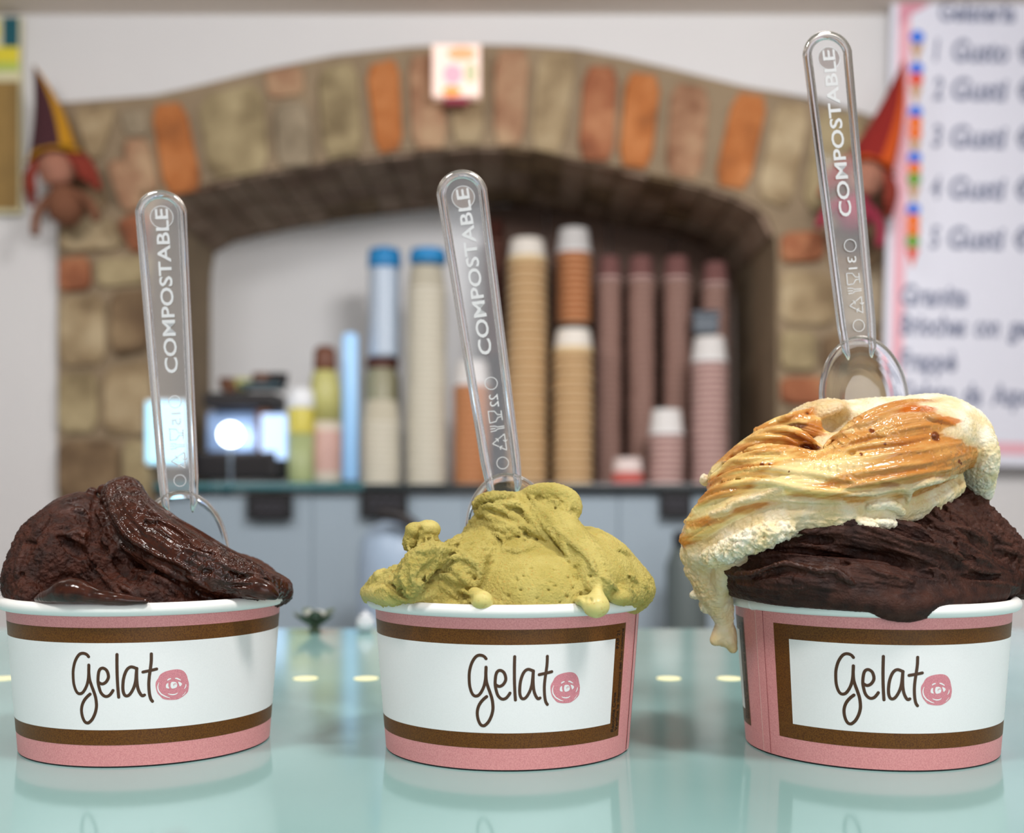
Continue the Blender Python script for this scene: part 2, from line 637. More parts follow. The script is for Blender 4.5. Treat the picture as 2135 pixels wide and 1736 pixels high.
CUPH = 0.060
m_c = {
    'cream': two_tone('paper_cream', (206, 200, 180), (240, 236, 222), CUPH * .1),
    'tan': two_tone('paper_tan', (178, 134, 88), (240, 216, 172), CUPH * .12),
    'tan_top': two_tone('paper_white_orange', (246, 240, 230), (232, 206, 160), CUPH * .3),
    'orange': two_tone('paper_orange', (176, 104, 58), (216, 160, 116), CUPH * .12),
    'white': two_tone('paper_white', (232, 230, 228), (246, 246, 246), CUPH * .12),
    'brown': two_tone('paper_brown', (88, 54, 48), (206, 168, 154), CUPH * .12),  # own two tones, contrast deepened for lit rims and the shade beneath
    'rose': two_tone('paper_rose', (140, 98, 94), (222, 190, 182), CUPH * .12),
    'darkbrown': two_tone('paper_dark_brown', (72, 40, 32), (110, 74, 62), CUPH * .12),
    'blue': two_tone('paper_blue', (176, 200, 222), (206, 220, 232), CUPH * .12),
    'red': two_tone('paper_red_white', (232, 216, 212), (196, 96, 88), CUPH * .45),
}


ONES = ['', 'first', 'second', 'third', 'fourth', 'fifth', 'sixth', 'seventh', 'eighth', 'ninth', 'tenth', 'eleventh', 'twelfth', 'thirteenth', 'fourteenth', 'fifteenth', 'sixteenth', 'seventeenth', 'eighteenth', 'nineteenth']
TENS = {20: ('twenty', 'twentieth'), 30: ('thirty', 'thirtieth'), 40: ('forty', 'fortieth')}


def ordinal(n):
    if n < 20:
        return ONES[n]
    t = TENS[n // 10 * 10]
    return t[1] if n % 10 == 0 else t[0] + '-' + ONES[n % 10]


def stack(u0, u1, vtop, vbot, Y, kind, step, top_kind, colour, where, top_colour=None):
    """nested cups standing upside down on the shelf or on a riser, each a thing of its own"""
    r1 = (u1 - u0) / 2 / FPX * Y
    me = cup_mesh('paper_cup', r1, r1 * 0.80, CUPH)
    me.materials.append(m_c[kind])
    mt = me
    if top_kind:
        mt = me.copy()
        mt.materials.clear()
        mt.materials.append(m_c[top_kind])
    c = at((u0 + u1) / 2, vbot, Y)
    zb = c.z
    zt = at((u0 + u1) / 2, vtop, Y).z
    n = max(1, int((zt - zb - CUPH) / step) + 1)
    for i in range(n):
        o = bpy.data.objects.new('paper_cup', mt if i == n - 1 else me)
        COL.objects.link(o)
        o.location = (c.x + random.uniform(-1, 1) * 0.0010, Y, zb + i * step)
        o.rotation_euler.z = random.uniform(0, 6)
        if n == 1:
            lab = colour + ' paper cup standing alone ' + where
        elif i == n - 1:
            lab = (top_colour or colour) + ' paper cup, topmost of the ' + where
        else:
            lab = colour + ' paper cup, ' + ordinal(n - i) + ' from the top of the ' + where
        tag(o, lab, 'cup', None if n == 1 else 'cups of the ' + where)


vS = 1056 - (ZS - HC) * FPX / 2.70     # shelf row at the stack depth


def vsh(Y):
    return 1056 - (ZS + 0.0005 - HC) * FPX / Y


S = [
    # u0, u1, vtop, vbot(None = shelf), Y, kind, step, top kind, colour, which stack, colour of the topmost
    (752, 836, 835, None, 2.70, 'cream', 0.014, None, 'cream', 'short cream stack'),
    (846, 932, 552, None, 2.70, 'cream', 0.014, None, 'cream', 'tall cream stack'),
    (944, 1022, 745, None, 2.72, 'orange', 0.014, 'white', 'orange brown', 'short orange stack', 'white'),
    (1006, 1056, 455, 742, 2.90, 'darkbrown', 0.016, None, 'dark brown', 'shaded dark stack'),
    (1056, 1142, 498, None, 2.70, 'tan', 0.022, 'tan_top', 'tan', 'tallest tan stack', 'white and tan'),
    (1152, 1238, 676, None, 2.68, 'tan', 0.022, 'tan_top', 'tan', 'shorter tan stack', 'white and tan'),
    (1158, 1234, 474, 676, 2.80, 'orange', 0.016, 'white', 'orange brown', 'raised orange stack', 'white'),
    (1242, 1296, 530, None, 2.86, 'brown', 0.0145, 'rose', 'brown', 'leftmost narrow brown stack', 'rose'),
    (1308, 1366, 528, None, 2.86, 'brown', 0.0145, 'rose', 'brown', 'second narrow brown stack', 'rose'),
    (1382, 1440, 526, None, 2.86, 'brown', 0.0145, 'rose', 'brown', 'third narrow brown stack', 'rose'),
    (1462, 1518, 540, None, 2.86, 'brown', 0.0145, 'rose', 'brown', 'rightmost narrow brown stack', 'rose'),
    (1440, 1518, 700, None, 2.68, 'rose', 0.0145, 'white', 'rose brown', 'front rose stack', 'white'),
    (1352, 1426, 842, None, 2.66, 'rose', 0.0145, 'white', 'rose brown', 'short front rose stack', 'white'),
    (1274, 1344, 958, None, 2.64, 'red', 0.0145, None, 'red and white', 'in front of the narrow brown stacks'),
]
for s in S:
    u0, u1, vt, vb, Y = s[:5]
    if vb is None:
        stack(u0, u1, vt, vsh(Y), Y, *s[5:])
# stacks that ride on others or on a riser box
m_riser = mat('riser_dark', (52, 38, 32), 0.8)
for s in S:
    u0, u1, vt, vb, Y = s[:5]
    if vb is not None:
        c = at((u0 + u1) / 2, vb, Y)
        ww = (u1 - u0) / FPX * Y
        rs = empty('shelf_riser', (c.x, Y, ZS + 0.0005))
        tag(rs, 'narrow dark riser box under the ' + ('shaded dark cup stack' if s[5] == 'darkbrown' else 'raised orange brown cup stack'), 'box')
        box('post', (0, 0, (c.z - ZS) / 2 - 0.004), (ww * 0.5, 0.06, c.z - ZS - 0.008), m_riser, rs, 0.003)
        box('plate', (0, 0, c.z - ZS - 0.0045), (ww * 0.9, 0.08, 0.008), m_riser, rs, 0.002)
        stack(u0, u1, vt, vb, Y, *s[5:])

# dark grey clip box on the front right stack's neighbour
m_grey = mat('grey_plastic', (92, 102, 112), 0.5)
c = at(1474, 700, 2.74)
tagobj = empty('grey_dispenser', (c.x + 0.0, 2.77, c.z))
tag(tagobj, 'small grey box lying on the front stack at the right of the shelf', 'box')
box('body', (0, 0, 0.03), (0.062, 0.05, 0.045), m_grey, tagobj, 0.006)
box('lid', (0, 0, 0.057), (0.070, 0.056, 0.010), m_grey, tagobj, 0.003)

# blue topped sleeve of cups and dark lid jar below it
m_sleeve = mat('clear_sleeve', (190, 205, 222), 0.3, spec=0.6)
m_blue = mat('blue_film', (40, 138, 200), 0.4)
c = at(802, 745, 2.78)
sl = empty('cup_sleeve', (c.x, 2.78, c.z))
tag(sl, 'bluish plastic sleeve of white cups with a bright blue top', 'sleeve')
r = 34 / FPX * 2.78
hs = at(802, 560, 2.78).z - c.z
prof = [(r * .9, 0)]
for i in range(14):
    z0 = hs * i / 14
    prof += [(r * 0.95, z0 + 0.001), (r, z0 + hs / 28), (r * 0.95, z0 + hs / 14 - 0.001)]
lathe('sleeve', prof, m_sleeve, sl, 20)
lathe('blue_top', [(r * 1.02, hs), (r * 1.04, hs + 0.02), (r * .96, hs + 0.045), (r * .4, hs + 0.052)], m_blue, sl, 20)
m_dlid = mat('dark_brown_lid', (86, 44, 34), 0.5)
m_jar = mat('olive_jar', (150, 146, 118), 0.35)
zj = at(795, 838, 2.78).z
jr = 38 / FPX * 2.78
jar = empty('lidded_jar', (at(795, 838, 2.78).x, 2.80, ZS + 0.0005))
tag(jar, 'olive glass jar with a dark brown lid behind the short cream stack', 'jar')
hz = c.z - ZS - 0.001
lathe('body', [(jr * .9, 0), (jr, 0.01), (jr, hz - 0.05), (jr * .8, hz - 0.03), (jr * .8, hz - 0.025)], m_jar, jar, 20)
lathe('lid', [(jr * .88, hz - 0.026), (jr * .9, hz - 0.022), (jr * .9, hz - 0.002), (jr * .85, hz)], m_dlid, jar, 20)
# blue cap on the tall cream stack
c = at(889, 550, 2.70)
cap = empty('blue_film_cap', (c.x + 0.004, 2.70, c.z))
tag(cap, 'bright blue plastic film cap on the tall cream cup stack', 'cap')
r = 40 / FPX * 2.7
lathe('cap', [(r * .95, 0.0005), (r, 0.012), (r * .9, 0.032), (r * .3, 0.038)], m_blue, cap, 20)

# bottles at the left of the stacks
m_by = mat('bottle_yellow', (190, 188, 120), 0.4, noise=0.2, nscale=25)
m_bp = mat('bottle_pale', (216, 206, 190), 0.4, noise=0.15, nscale=25)
m_bg = mat('bottle_green', (168, 180, 130), 0.4, noise=0.2, nscale=25)
m_bk = mat('bottle_pink', (208, 170, 160), 0.4, noise=0.2, nscale=25)
m_cap = mat('brown_cap', (112, 70, 52), 0.45)
m_wh = mat('white_plastic', (238, 242, 246), 0.4)
Yb = 2.66
bt = empty('syrup_bottle', (at(678, 1000, Yb).x, Yb, ZS + 0.0005))
tag(bt, 'tall pale bottle with yellow shoulder and brown cap left of the cream stacks', 'bottle')
z = lambda v: at(678, v, Yb).z - ZS
rb = 34 / FPX * Yb
lathe('body', [(rb * .9, 0), (rb, 0.008), (rb, z(880))], m_bp, bt, 22)
lathe('label_band', [(rb * 1.01, z(985)), (rb * 1.015, z(985) + .001), (rb * 1.015, z(900)), (rb * 1.01, z(900) + .001)], m_bk, bt, 22)
lathe('shoulder', [(rb, z(880)), (rb * .98, z(820)), (rb * .8, z(780)), (rb * .6, z(772))], m_by, bt, 22)
lathe('cap', [(rb * .62, z(774)), (rb * .72, z(768)), (rb * .66, z(730)), (rb * .4, z(722))], m_cap, bt, 22)
Yb = 2.62
jt = empty('small_bottle', (at(628, 1000, Yb).x, Yb - 0.0, ZS + 0.0005))
tag(jt, 'short green bottle with yellow band and white cap beside the tall bottle', 'bottle')
z = lambda v: at(628, v, Yb).z - ZS
rb = 27 / FPX * Yb
lathe('body', [(rb * .9, 0), (rb, 0.006), (rb, z(905))], m_bg, jt, 22)
lathe('yellow_band', [(rb, z(905)), (rb * 1.01, z(900)), (rb * 1.01, z(858)), (rb * .95, z(852))], mat('band_yellow', (214, 202, 92), 0.4), jt, 22)
lathe('white_cap', [(rb * .9, z(854)), (rb * 1.05, z(848)), (rb * .95, z(815)), (rb * .5, z(808))], m_wh, jt, 22)

# LED tube, glowing panel and coffee machine on the left of the shelf
m_led = mat('led_blue', (160, 195, 225), 0.4, emit=(150, 198, 245), estr=0.5)
Yl = 2.74
led = empty('led_tube', (at(730, 1000, Yl).x, Yl, ZS + 0.0005))
tag(led, 'upright pale blue glowing light tube between bottle and cream stacks', 'lamp')
z = lambda v: at(730, v, Yl).z - ZS
lathe('foot', [(0.03, 0), (0.03, 0.008), (0.022, 0.010)], m_grey, led, 20)
lathe('tube', [(0.019, 0.010), (0.019, z(702)), (0.012, z(695))], m_led, led, 16)
m_led2 = mat('panel_glow', (150, 205, 225), 0.4, emit=(160, 222, 246), estr=1.25)
Yp = 2.575
gp = empty('light_panel', (at(352, 968, Yp).x, Yp - 0.03, at(352, 968, Yp).z))
tag(gp, 'small glowing pale blue panel mounted on the left niche edge', 'lamp')
box('housing', (0, 0.016, 0.072), (0.098, 0.016, 0.150), m_wh, gp, 0.006)
box('glowing_face', (0, 0.005, 0.072), (0.084, 0.006, 0.136), m_led2, gp, 0.002)

Ym = 2.70
m_chrome = mat('chrome', (190, 205, 225), 0.18, metal=0.9)
m_black = mat('black_plastic', (26, 22, 24), 0.4)
m_brownp = mat('brown_ceramic', (104, 66, 44), 0.4)
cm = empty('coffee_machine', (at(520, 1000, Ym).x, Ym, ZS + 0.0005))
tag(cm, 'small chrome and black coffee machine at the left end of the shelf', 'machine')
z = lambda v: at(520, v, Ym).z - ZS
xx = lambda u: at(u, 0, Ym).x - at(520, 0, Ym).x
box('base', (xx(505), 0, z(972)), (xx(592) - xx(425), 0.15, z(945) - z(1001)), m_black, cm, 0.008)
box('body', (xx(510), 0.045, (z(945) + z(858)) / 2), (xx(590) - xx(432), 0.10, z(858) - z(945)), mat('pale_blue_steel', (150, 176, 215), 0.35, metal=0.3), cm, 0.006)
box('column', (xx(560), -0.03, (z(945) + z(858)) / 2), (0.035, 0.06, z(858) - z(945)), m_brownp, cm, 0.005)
box('led_reflection', (xx(583), -0.062, (z(960) + z(868)) / 2), (xx(610) - xx(558), 0.010, z(868) - z(960)), mat('led_reflection_glow', (180, 205, 240), 0.4, emit=(176, 208, 255), estr=0.9), cm, 0.004)  # the LED's reflection, put in as a glowing panel
box('head', (xx(510), 0.01, z(838)), (xx(588) - xx(440), 0.13, 0.036), m_black, cm, 0.006)
lathe('knob', [(0.012, 0), (0.016, 0.004), (0.016, 0.02), (0.008, 0.026)], m_brownp, cm, 14, c=(xx(482), -0.01, z(822)))
box('cup_rail', (xx(548), 0.0, z(806)), (0.09, 0.10, 0.012), mat('teal_metal', (50, 84, 96), 0.4), cm, 0.003)
for k, (uu, mm) in enumerate(((470, m_brownp), (500, m_by), (540, m_brownp), (576, m_black))):
    o = lathe('espresso_cup', [(0.014, 0), (0.02, 0.006), (0.024, 0.032), (0.022, 0.032), (0.012, 0.006)], mm, None, 16)
    o.location = (at(uu, 0, Ym).x, Ym + 0.03, ZS + z(812) + (0.010 if uu > 520 else -0.002))
    tag(o, ['brown espresso cup at the left of the coffee machine top', 'olive espresso cup beside the brown one on the machine', 'brown espresso cup on the machine rail beside the bottles', 'black espresso cup at the right end of the machine rail'][k], 'cup')
# round work lamp
m_bulb = mat('bulb', (255, 255, 255), 0.4, emit=(235, 245, 255), estr=9.0)
c = at(476, 905, 2.60)
lp = empty('work_lamp', (c.x, 2.62, ZS + 0.0005))
tag(lp, 'round brilliant white lamp in front of the coffee machine', 'lamp')
dz = c.z - ZS
lathe('stem', [(0.012, 0), (0.012, 0.004), (0.004, 0.008), (0.004, dz - 0.02)], m_grey, lp, 12)
bm = bmesh.new()
bmesh.ops.create_uvsphere(bm, u_segments=20, v_segments=12, radius=0.026)
bmesh.ops.translate(bm, vec=(0, 0, dz), verts=bm.verts)
me = bpy.data.meshes.new('bulb')
bm.to_mesh(me)
bm.free()
me.shade_smooth()
me.materials.append(m_bulb)
o = bpy.data.objects.new('bulb', me)
COL.objects.link(o)
o.parent = lp

# black price tags hanging from the shelf edge
m_slate = mat('slate', (8, 8, 11), 0.6)
m_chalk = mat('chalk', (84, 82, 92), 0.9)
TG = [((515, 1026), (610, 1084), 'small black slate tag hanging under the teal end of the shelf'),
      ((752, 1016), (850, 1080), 'small black slate tag hanging below the short cream cup stack'),
      ((1376, 1018), (1442, 1080), 'small black slate tag hanging below the brown cup stacks')]
for (a, c_, lab) in TG:
    p0, p1 = at(*a, 2.59), at(*c_, 2.59)
    t = empty('price_tag', ((p0.x + p1.x) / 2, 2.588, p1.z))
    tag(t, lab, 'tag')
    hh, ww = p0.z - p1.z, p1.x - p0.x
    box('slate', (0, 0, hh / 2), (ww, 0.005, hh), m_slate, t, 0.001)
    parts = []
    for row in (0.6, 0.35):
        pts = [(-ww * .34 + ww * .68 * i / 9, hh * row + hh * 0.07 * math.sin(i * 2.3 + row * 9)) for i in range(10)]
        parts.append(stroke2d(pts, 0.003))
    vs, fs = merge(parts)
    mesh_obj('chalk_scribble', [(v[0], -0.0032, v[1]) for v in vs], fs, m_chalk, t)

# mixing tub with black handle and dark canister under the shelf
Yt = 2.30
m_tub = mat('tub_steel', (160, 180, 202), 0.35, metal=0.0)
c = at(828, 1260, Yt)
zt = at(828, 1085, Yt).z
tub = empty('mixer_bowl', (c.x, Yt, -0.60))
tag(tub, 'rounded pale steel bowl with a black handle below the shelf', 'bowl')
rt = 82 / FPX * Yt
zz = zt + 0.60
prof = [(rt * .8, 0), (rt * .95, 0.02), (rt, 0.1), (rt, zz - 0.09), (rt * .92, zz - 0.04), (rt * .7, zz - 0.012), (rt * .3, zz)]
lathe('body', prof, m_tub, tub, 32)
hp = [at(u, v, Yt) for u, v in ((800, 1070), (845, 1078), (880, 1105), (905, 1150), (912, 1200))]
vs, fs = sweep([Vector(p) for p in catmull([tuple(p) for p in hp], 6)], 0.013, 10)
mesh_obj('handle', [(v[0] - c.x, v[1] - Yt - 0.09, v[2] + 0.60) for v in vs], fs, m_black, tub, True)
lathe('foot_ring', [(rt * .8, -0.5), (rt * .8, 0.0)], m_grey, tub, 24)
c = at(1432, 1320, 2.4)
can = empty('dark_canister', (c.x, 2.4, -0.60))
tag(can, 'dark grey canister under the shelf left of the tall right serving', 'canister')
zz = at(1432, 1110, 2.4).z + 0.6
m_can = mat('canister_grey', (88, 98, 98), 0.5)
lathe('body', [(0.045, -0.5), (0.045, zz - 0.07), (0.03, zz - 0.03)], m_can, can, 20)
lathe('cap', [(0.028, zz - 0.032), (0.030, zz - 0.03), (0.030, zz), (0.02, zz + 0.004)], m_black, can, 20)
# ------------------------------------------------------------------ wall decorations
def flat_shape(name, pts3, material, parent, thick=0.0):
    return mesh_obj(name, pts3, [tuple(range(len(pts3)))], material, parent)


def card(name, u0, v0, u1, v1, Y, material, thick=0.012):
    a, c = at(u0, v0, Y), at(u1, v1, Y)
    e = empty(name, ((a.x + c.x) / 2, Y, c.z))
    ww, hh = c.x - a.x, a.z - c.z
    box('board', (0, 0, hh / 2), (ww, thick, hh), material, e, 0.002)
    return e, ww, hh


def disc2d(cx, cz, rx, rz, n=18):
    return [(cx + rx * math.cos(2 * math.pi * i / n), cz + rz * math.sin(2 * math.pi * i / n)) for i in range(n)]


def print_shape(name, pts, y, material, parent):
    return mesh_obj(name, [(p[0], y, p[1]) for p in pts], [tuple(range(len(pts)))], material, parent)


flatm = lambda n, c, **k: mat(n, c, 0.6, **k)
# illuminated card on the keystone
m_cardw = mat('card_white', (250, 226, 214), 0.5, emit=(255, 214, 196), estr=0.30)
e, ww, hh = card('keystone_sign', 902, 98, 1002, 206, 2.530, m_cardw, 0.03)
tag(e, 'small glowing white and orange picture card on the arch keystone', 'sign')
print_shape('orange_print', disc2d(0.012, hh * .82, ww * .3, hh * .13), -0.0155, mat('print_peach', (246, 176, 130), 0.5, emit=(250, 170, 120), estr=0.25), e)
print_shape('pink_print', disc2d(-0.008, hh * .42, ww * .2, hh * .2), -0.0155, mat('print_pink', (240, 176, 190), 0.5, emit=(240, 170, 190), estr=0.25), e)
print_shape('green_print', disc2d(ww * .3, hh * .45, ww * .13, hh * .2), -0.0155, mat('print_green', (222, 222, 180), 0.5), e)
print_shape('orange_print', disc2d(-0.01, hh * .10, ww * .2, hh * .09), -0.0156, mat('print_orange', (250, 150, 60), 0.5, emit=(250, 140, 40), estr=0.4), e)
box('magenta_edge', (0, -0.002, -0.008), (ww * .5, 0.02, 0.014), mat('magenta', (150, 40, 70), 0.5), e, 0.003)

# left poster
e, ww, hh = card('wall_poster', -60, 36, 46, 446, 2.585, mat('poster_pale', (214, 208, 170), 0.5), 0.012)
tag(e, 'poster with teal and yellow top half on the far left wall', 'poster')
f_ = lambda v: (446 - v) / 410 * hh
rect = lambda u0, v0, u1, v1: [(-ww / 2 + (u0 + 60) / 106 * ww, f_(v1)), (-ww / 2 + (u1 + 60) / 106 * ww, f_(v1)), (-ww / 2 + (u1 + 60) / 106 * ww, f_(v0)), (-ww / 2 + (u0 + 60) / 106 * ww, f_(v0))]
print_shape('teal_print', rect(8, 38, 42, 100), -0.0065, flatm('poster_teal', (14, 84, 96)), e)
print_shape('yellow_print', rect(-58, 100, 42, 132), -0.0065, flatm('poster_yellow', (222, 206, 56)), e)
print_shape('yellow_print', disc2d(-ww * .06, f_(66), ww * .12, hh * .05), -0.0067, flatm('poster_yellow', (222, 206, 56)), e)
print_shape('green_print', rect(-58, 132, 42, 150), -0.0065, flatm('poster_green', (176, 196, 92)), e)
print_shape('brown_print', rect(-58, 172, 42, 438), -0.0065, mat('poster_brown', (146, 116, 62), 0.6, noise=0.35, nscale=16), e)

# menu board
m_menu = mat('menu_white', (224, 226, 238), 0.5)
m_mpink = mat('menu_pink', (232, 178, 190), 0.5)
m_ink = mat('menu_ink', (128, 134, 158), 0.7)
YM = 2.545
a = at(1838, 965, YM)
mb = empty('menu_board', (a.x, YM, a.z))
mb.rotation_euler = (0, R(1.3), 0)
tag(mb, 'white gelato price board with pink frame on the right wall', 'menu')
S_ = YM / FPX
MX = lambda u: (u - 1862) * S_
MZ = lambda v: (965 - v) * S_
W_, H_ = 520, 985
box('board', (MX(1862 + W_ / 2), 0.006, MZ(965 - H_ / 2)), (W_ * S_, 0.012, H_ * S_), m_menu, mb, 0.002)
for nm, (u0, v0, u1, v1) in (('frame_bar', (1876, -4, 1902, 942)), ('frame_bar', (1876, 916, 2362, 942)), ('frame_bar', (2340, -4, 2362, 942))):
    print_shape(nm, [(MX(u0), MZ(v1)), (MX(u1), MZ(v1)), (MX(u1), MZ(v0)), (MX(u0), MZ(v0))], -0.0008, m_mpink, mb)
print_shape('corner_flourish', [(MX(u), MZ(v)) for u, v in ((1876, 60), (1902, 30), (1940, 8), (1930, -6), (1890, 4), (1876, 20))], -0.0010, flatm('menu_rose', (214, 150, 166)), mb)


def menu_text(body, u, v, hpx, lenpx, name='menu_text'):
    vs, fs = text2d(body, 1.0, bold=0.03, shear=0.15)
    xs = [p[0] for p in vs]
    sx = lenpx * S_ / (max(xs) - min(xs))
    sz = hpx * S_ / 0.72
    mesh_obj(name, [(MX(u) + (p[0] - min(xs)) * sx, -0.0012, MZ(v) + p[1] * sz) for p in vs], fs, m_ink, mb)


menu_text('Gelateria', 1960, 40, 40, 160)
for k, (v, t) in enumerate(((124, ('1', 'Gusto')), (204, ('2', 'Gusti')), (303, ('3', 'Gusti')), (410, ('4', 'Gusti')), (514, ('5', 'Gusti')))):
    menu_text(t[0], 1952, v, 46, 20 if t[0] != '1' else 10, 'menu_number')
    menu_text(t[1], 1990, v, 46, 118)
    menu_text('€', 2126, v, 46, 34, 'menu_price_sign')
for v, t, ln in ((635, 'Granita', 140), (696, 'Brioches con gelato', 330), (770, 'Frappè', 120), (838, 'Gelato da Asporto', 330)):
    u_ = 1893
    for wd_ in t.split():
        l_ = ln * len(wd_) / len(t)
        menu_text(wd_, u_, v, 44, l_)
        u_ += l_ + ln / len(t)
cb, co, cg, ct = (flatm('ice_blue', (60, 120, 226)), flatm('ice_orange', (238, 120, 48)), flatm('ice_green', (112, 160, 60)), flatm('ice_cone', (196, 158, 120)))
cr = flatm('ice_red', (222, 84, 60))
for k, (v, balls) in enumerate(((66, [cb]), (132, [cb, cr]), (222, [cb, co, co]), (318, [cb, co, cg]), (426, [cb, co, co, cg]))):
    g = empty('ice_cone_print', (0, 0, 0))
    g.parent = mb
    vv = v + 10
    for j, c_ in enumerate(balls):
        print_shape('scoop', disc2d(MX(1916), MZ(vv), 15 * S_, 14 * S_), -0.0012 - 0.0001 * j, c_, g)
        vv += 22
    print_shape('cone', [(MX(1902), MZ(vv - 8)), (MX(1916), MZ(vv + 34)), (MX(1930), MZ(vv - 8))], -0.0011, ct if k < 4 else cr, g)

# two cloth witch dolls hanging at the arch shoulders
m_skin = mat('doll_face', (158, 108, 88), 0.8)
m_hair = mat('doll_hair', (130, 48, 34), 0.9)


def doll(u, v_tip, v_hat, v_bot, Y, lean, hat_m, hat2_m, body_m, label, seam=0.0):
    base = at(u, v_bot, Y)
    d = empty('witch_doll', (base.x, Y, base.z))
    d.rotation_euler = (0, lean, 0)
    tag(d, label, 'doll')
    s = Y / FPX
    hb = (v_bot - v_hat) * s
    ht = (v_bot - v_tip) * s
    # hat: bent cone in two cloth halves, a wavy brim
    for half, m_ in ((0, hat_m), (1, hat2_m)):
        V, F = [], []
        nseg, nr = 9, 8
        for j in range(nr + 1):
            t = j / nr
            r = 0.052 * (1 - t) ** 0.9 + 0.0015
            for i in range(nseg):
                an = math.pi * half + math.pi * i / (nseg - 1) + math.pi / 2 + seam
                V.append((r * math.cos(an) + 0.01 * math.sin(t * 3), r * math.sin(an), hb + (ht - hb) * t))
        for j in range(nr):
            for i in range(nseg - 1):
                F.append((j * nseg + i, j * nseg + i + 1, (j + 1) * nseg + i + 1, (j + 1) * nseg + i))
        mesh_obj('hat_half', V, F, m_, d, True)
    V = []
    n = 28
    for r_, dz in ((0.045, 0.002), (0.064, -0.004), (0.064, -0.008), (0.045, -0.004)):
        for i in range(n):
            an = 2 * math.pi * i / n
            V.append((r_ * math.cos(an), r_ * math.sin(an) * 0.8, hb + dz + (0.008 * math.sin(3 * an) if r_ > .05 else 0)))
    F = [(j * n + i, j * n + (i + 1) % n, ((j + 1) % 4) * n + (i + 1) % n, ((j + 1) % 4) * n + i) for j in range(4) for i in range(n)]
    mesh_obj('hat_brim', V, F, hat2_m, d, True)
    # head with nose and chin
    bm = bmesh.new()
    bmesh.ops.create_uvsphere(bm, u_segments=18, v_segments=12, radius=0.042)
    for v_ in bm.verts:
        if v_.co.y < -0.03 and abs(v_.co.x) < 0.012 and -0.012 < v_.co.z < 0.008:
            v_.co.y -= 0.018
        if v_.co.z < -0.025:
            v_.co.y -= 0.008
    bmesh.ops.translate(bm, vec=(0, 0, hb - 0.035), verts=bm.verts)
    me = bpy.data.meshes.new('head')
    bm.to_mesh(me)
    bm.free()
    me.shade_smooth()
    me.materials.append(m_skin)
    o = bpy.data.objects.new('head', me)
    COL.objects.link(o)
    o.parent = d
    for sx in (-1, 1):
        for q in range(3):
            pth = [(sx * (0.034 + 0.008 * q), -0.012 + 0.012 * q, hb - 0.008), (sx * (0.052 + 0.01 * q), -0.018 + .012 * q, hb - 0.04), (sx * (0.060 + 0.008 * q), -0.012 + .012 * q, hb - 0.075 - 0.01 * q)]
            vs, fs = sweep(catmull(pth, 5), [0.010] * 11, 8)
            mesh_obj('hair_strand', vs, fs, m_hair, d, True)
    # hook that holds the doll off the wall
    vs, fs = sweep([Vector((0, 0.03, hb - 0.03)), Vector((0, 0.08, hb - 0.028)), Vector((0, YW - Y, hb - 0.03))], 0.004, 8)
    mesh_obj('wall_hook', vs, fs, m_grey, d, True)
    # cloth body tapering to the feet
    lathe('dress', [(0.016, hb - 0.070), (0.034, hb - 0.09), (0.042, hb - 0.125), (0.036, max(hb - 0.22, 0.02)), (0.014, 0.0)], body_m, d, 18)
    for sx in (-1, 1):
        vs, fs = sweep(catmull([(sx * 0.03, -0.01, hb - 0.095), (sx * 0.06, -0.02, hb - 0.13), (sx * 0.07, -0.03, hb - 0.175)], 5), [0.010] * 11, 8)
        mesh_obj('arm', vs, fs, body_m, d, True)


doll(146, 128, 318, 470, 2.50, R(-13), mat('felt_maroon', (64, 30, 36), 0.9), mat('felt_yellow', (190, 136, 24), 0.9), mat('felt_brown', (116, 74, 52), 0.9),
     'cloth witch doll with maroon and yellow hat at the left arch shoulder', R(38))
doll(1768, 108, 335, 480, 2.46, R(18), mat('felt_red', (128, 26, 20), 0.9), mat('felt_orange', (206, 84, 22), 0.9), mat('felt_magenta', (140, 40, 62), 0.9),
     'cloth witch doll with red and orange hat beside the menu board', R(10))

# ------------------------------------------------------------------ the glass counter
counter = empty('display_counter', (0, 0.4, ZF))
tag(counter, 'gelato counter with a glossy pale teal frosted glass top', 'counter')
m_glass = bpy.data.materials.new('frosted_teal_glass')
m_glass.use_nodes = True
nt = m_glass.node_tree
bs = nt.nodes['Principled BSDF']
bs.inputs['Base Color'].default_value = srgb(130, 172, 168)
bs.inputs['Roughness'].default_value = 0.05
bs.inputs['IOR'].default_value = 1.42
tc = nt.nodes.new('ShaderNodeTexCoord')
nz = nt.nodes.new('ShaderNodeTexNoise')
nz.inputs['Scale'].default_value = 9
nz.inputs['Detail'].default_value = 2
cr_ = nt.nodes.new('ShaderNodeMix')
cr_.data_type = 'RGBA'
cr_.inputs[6].default_value = srgb(122, 164, 161)
cr_.inputs[7].default_value = srgb(160, 196, 196)
nt.links.new(tc.outputs['Object'], nz.inputs['Vector'])
nt.links.new(nz.outputs['Fac'], cr_.inputs[0])
nt.links.new(cr_.outputs[2], bs.inputs['Base Color'])
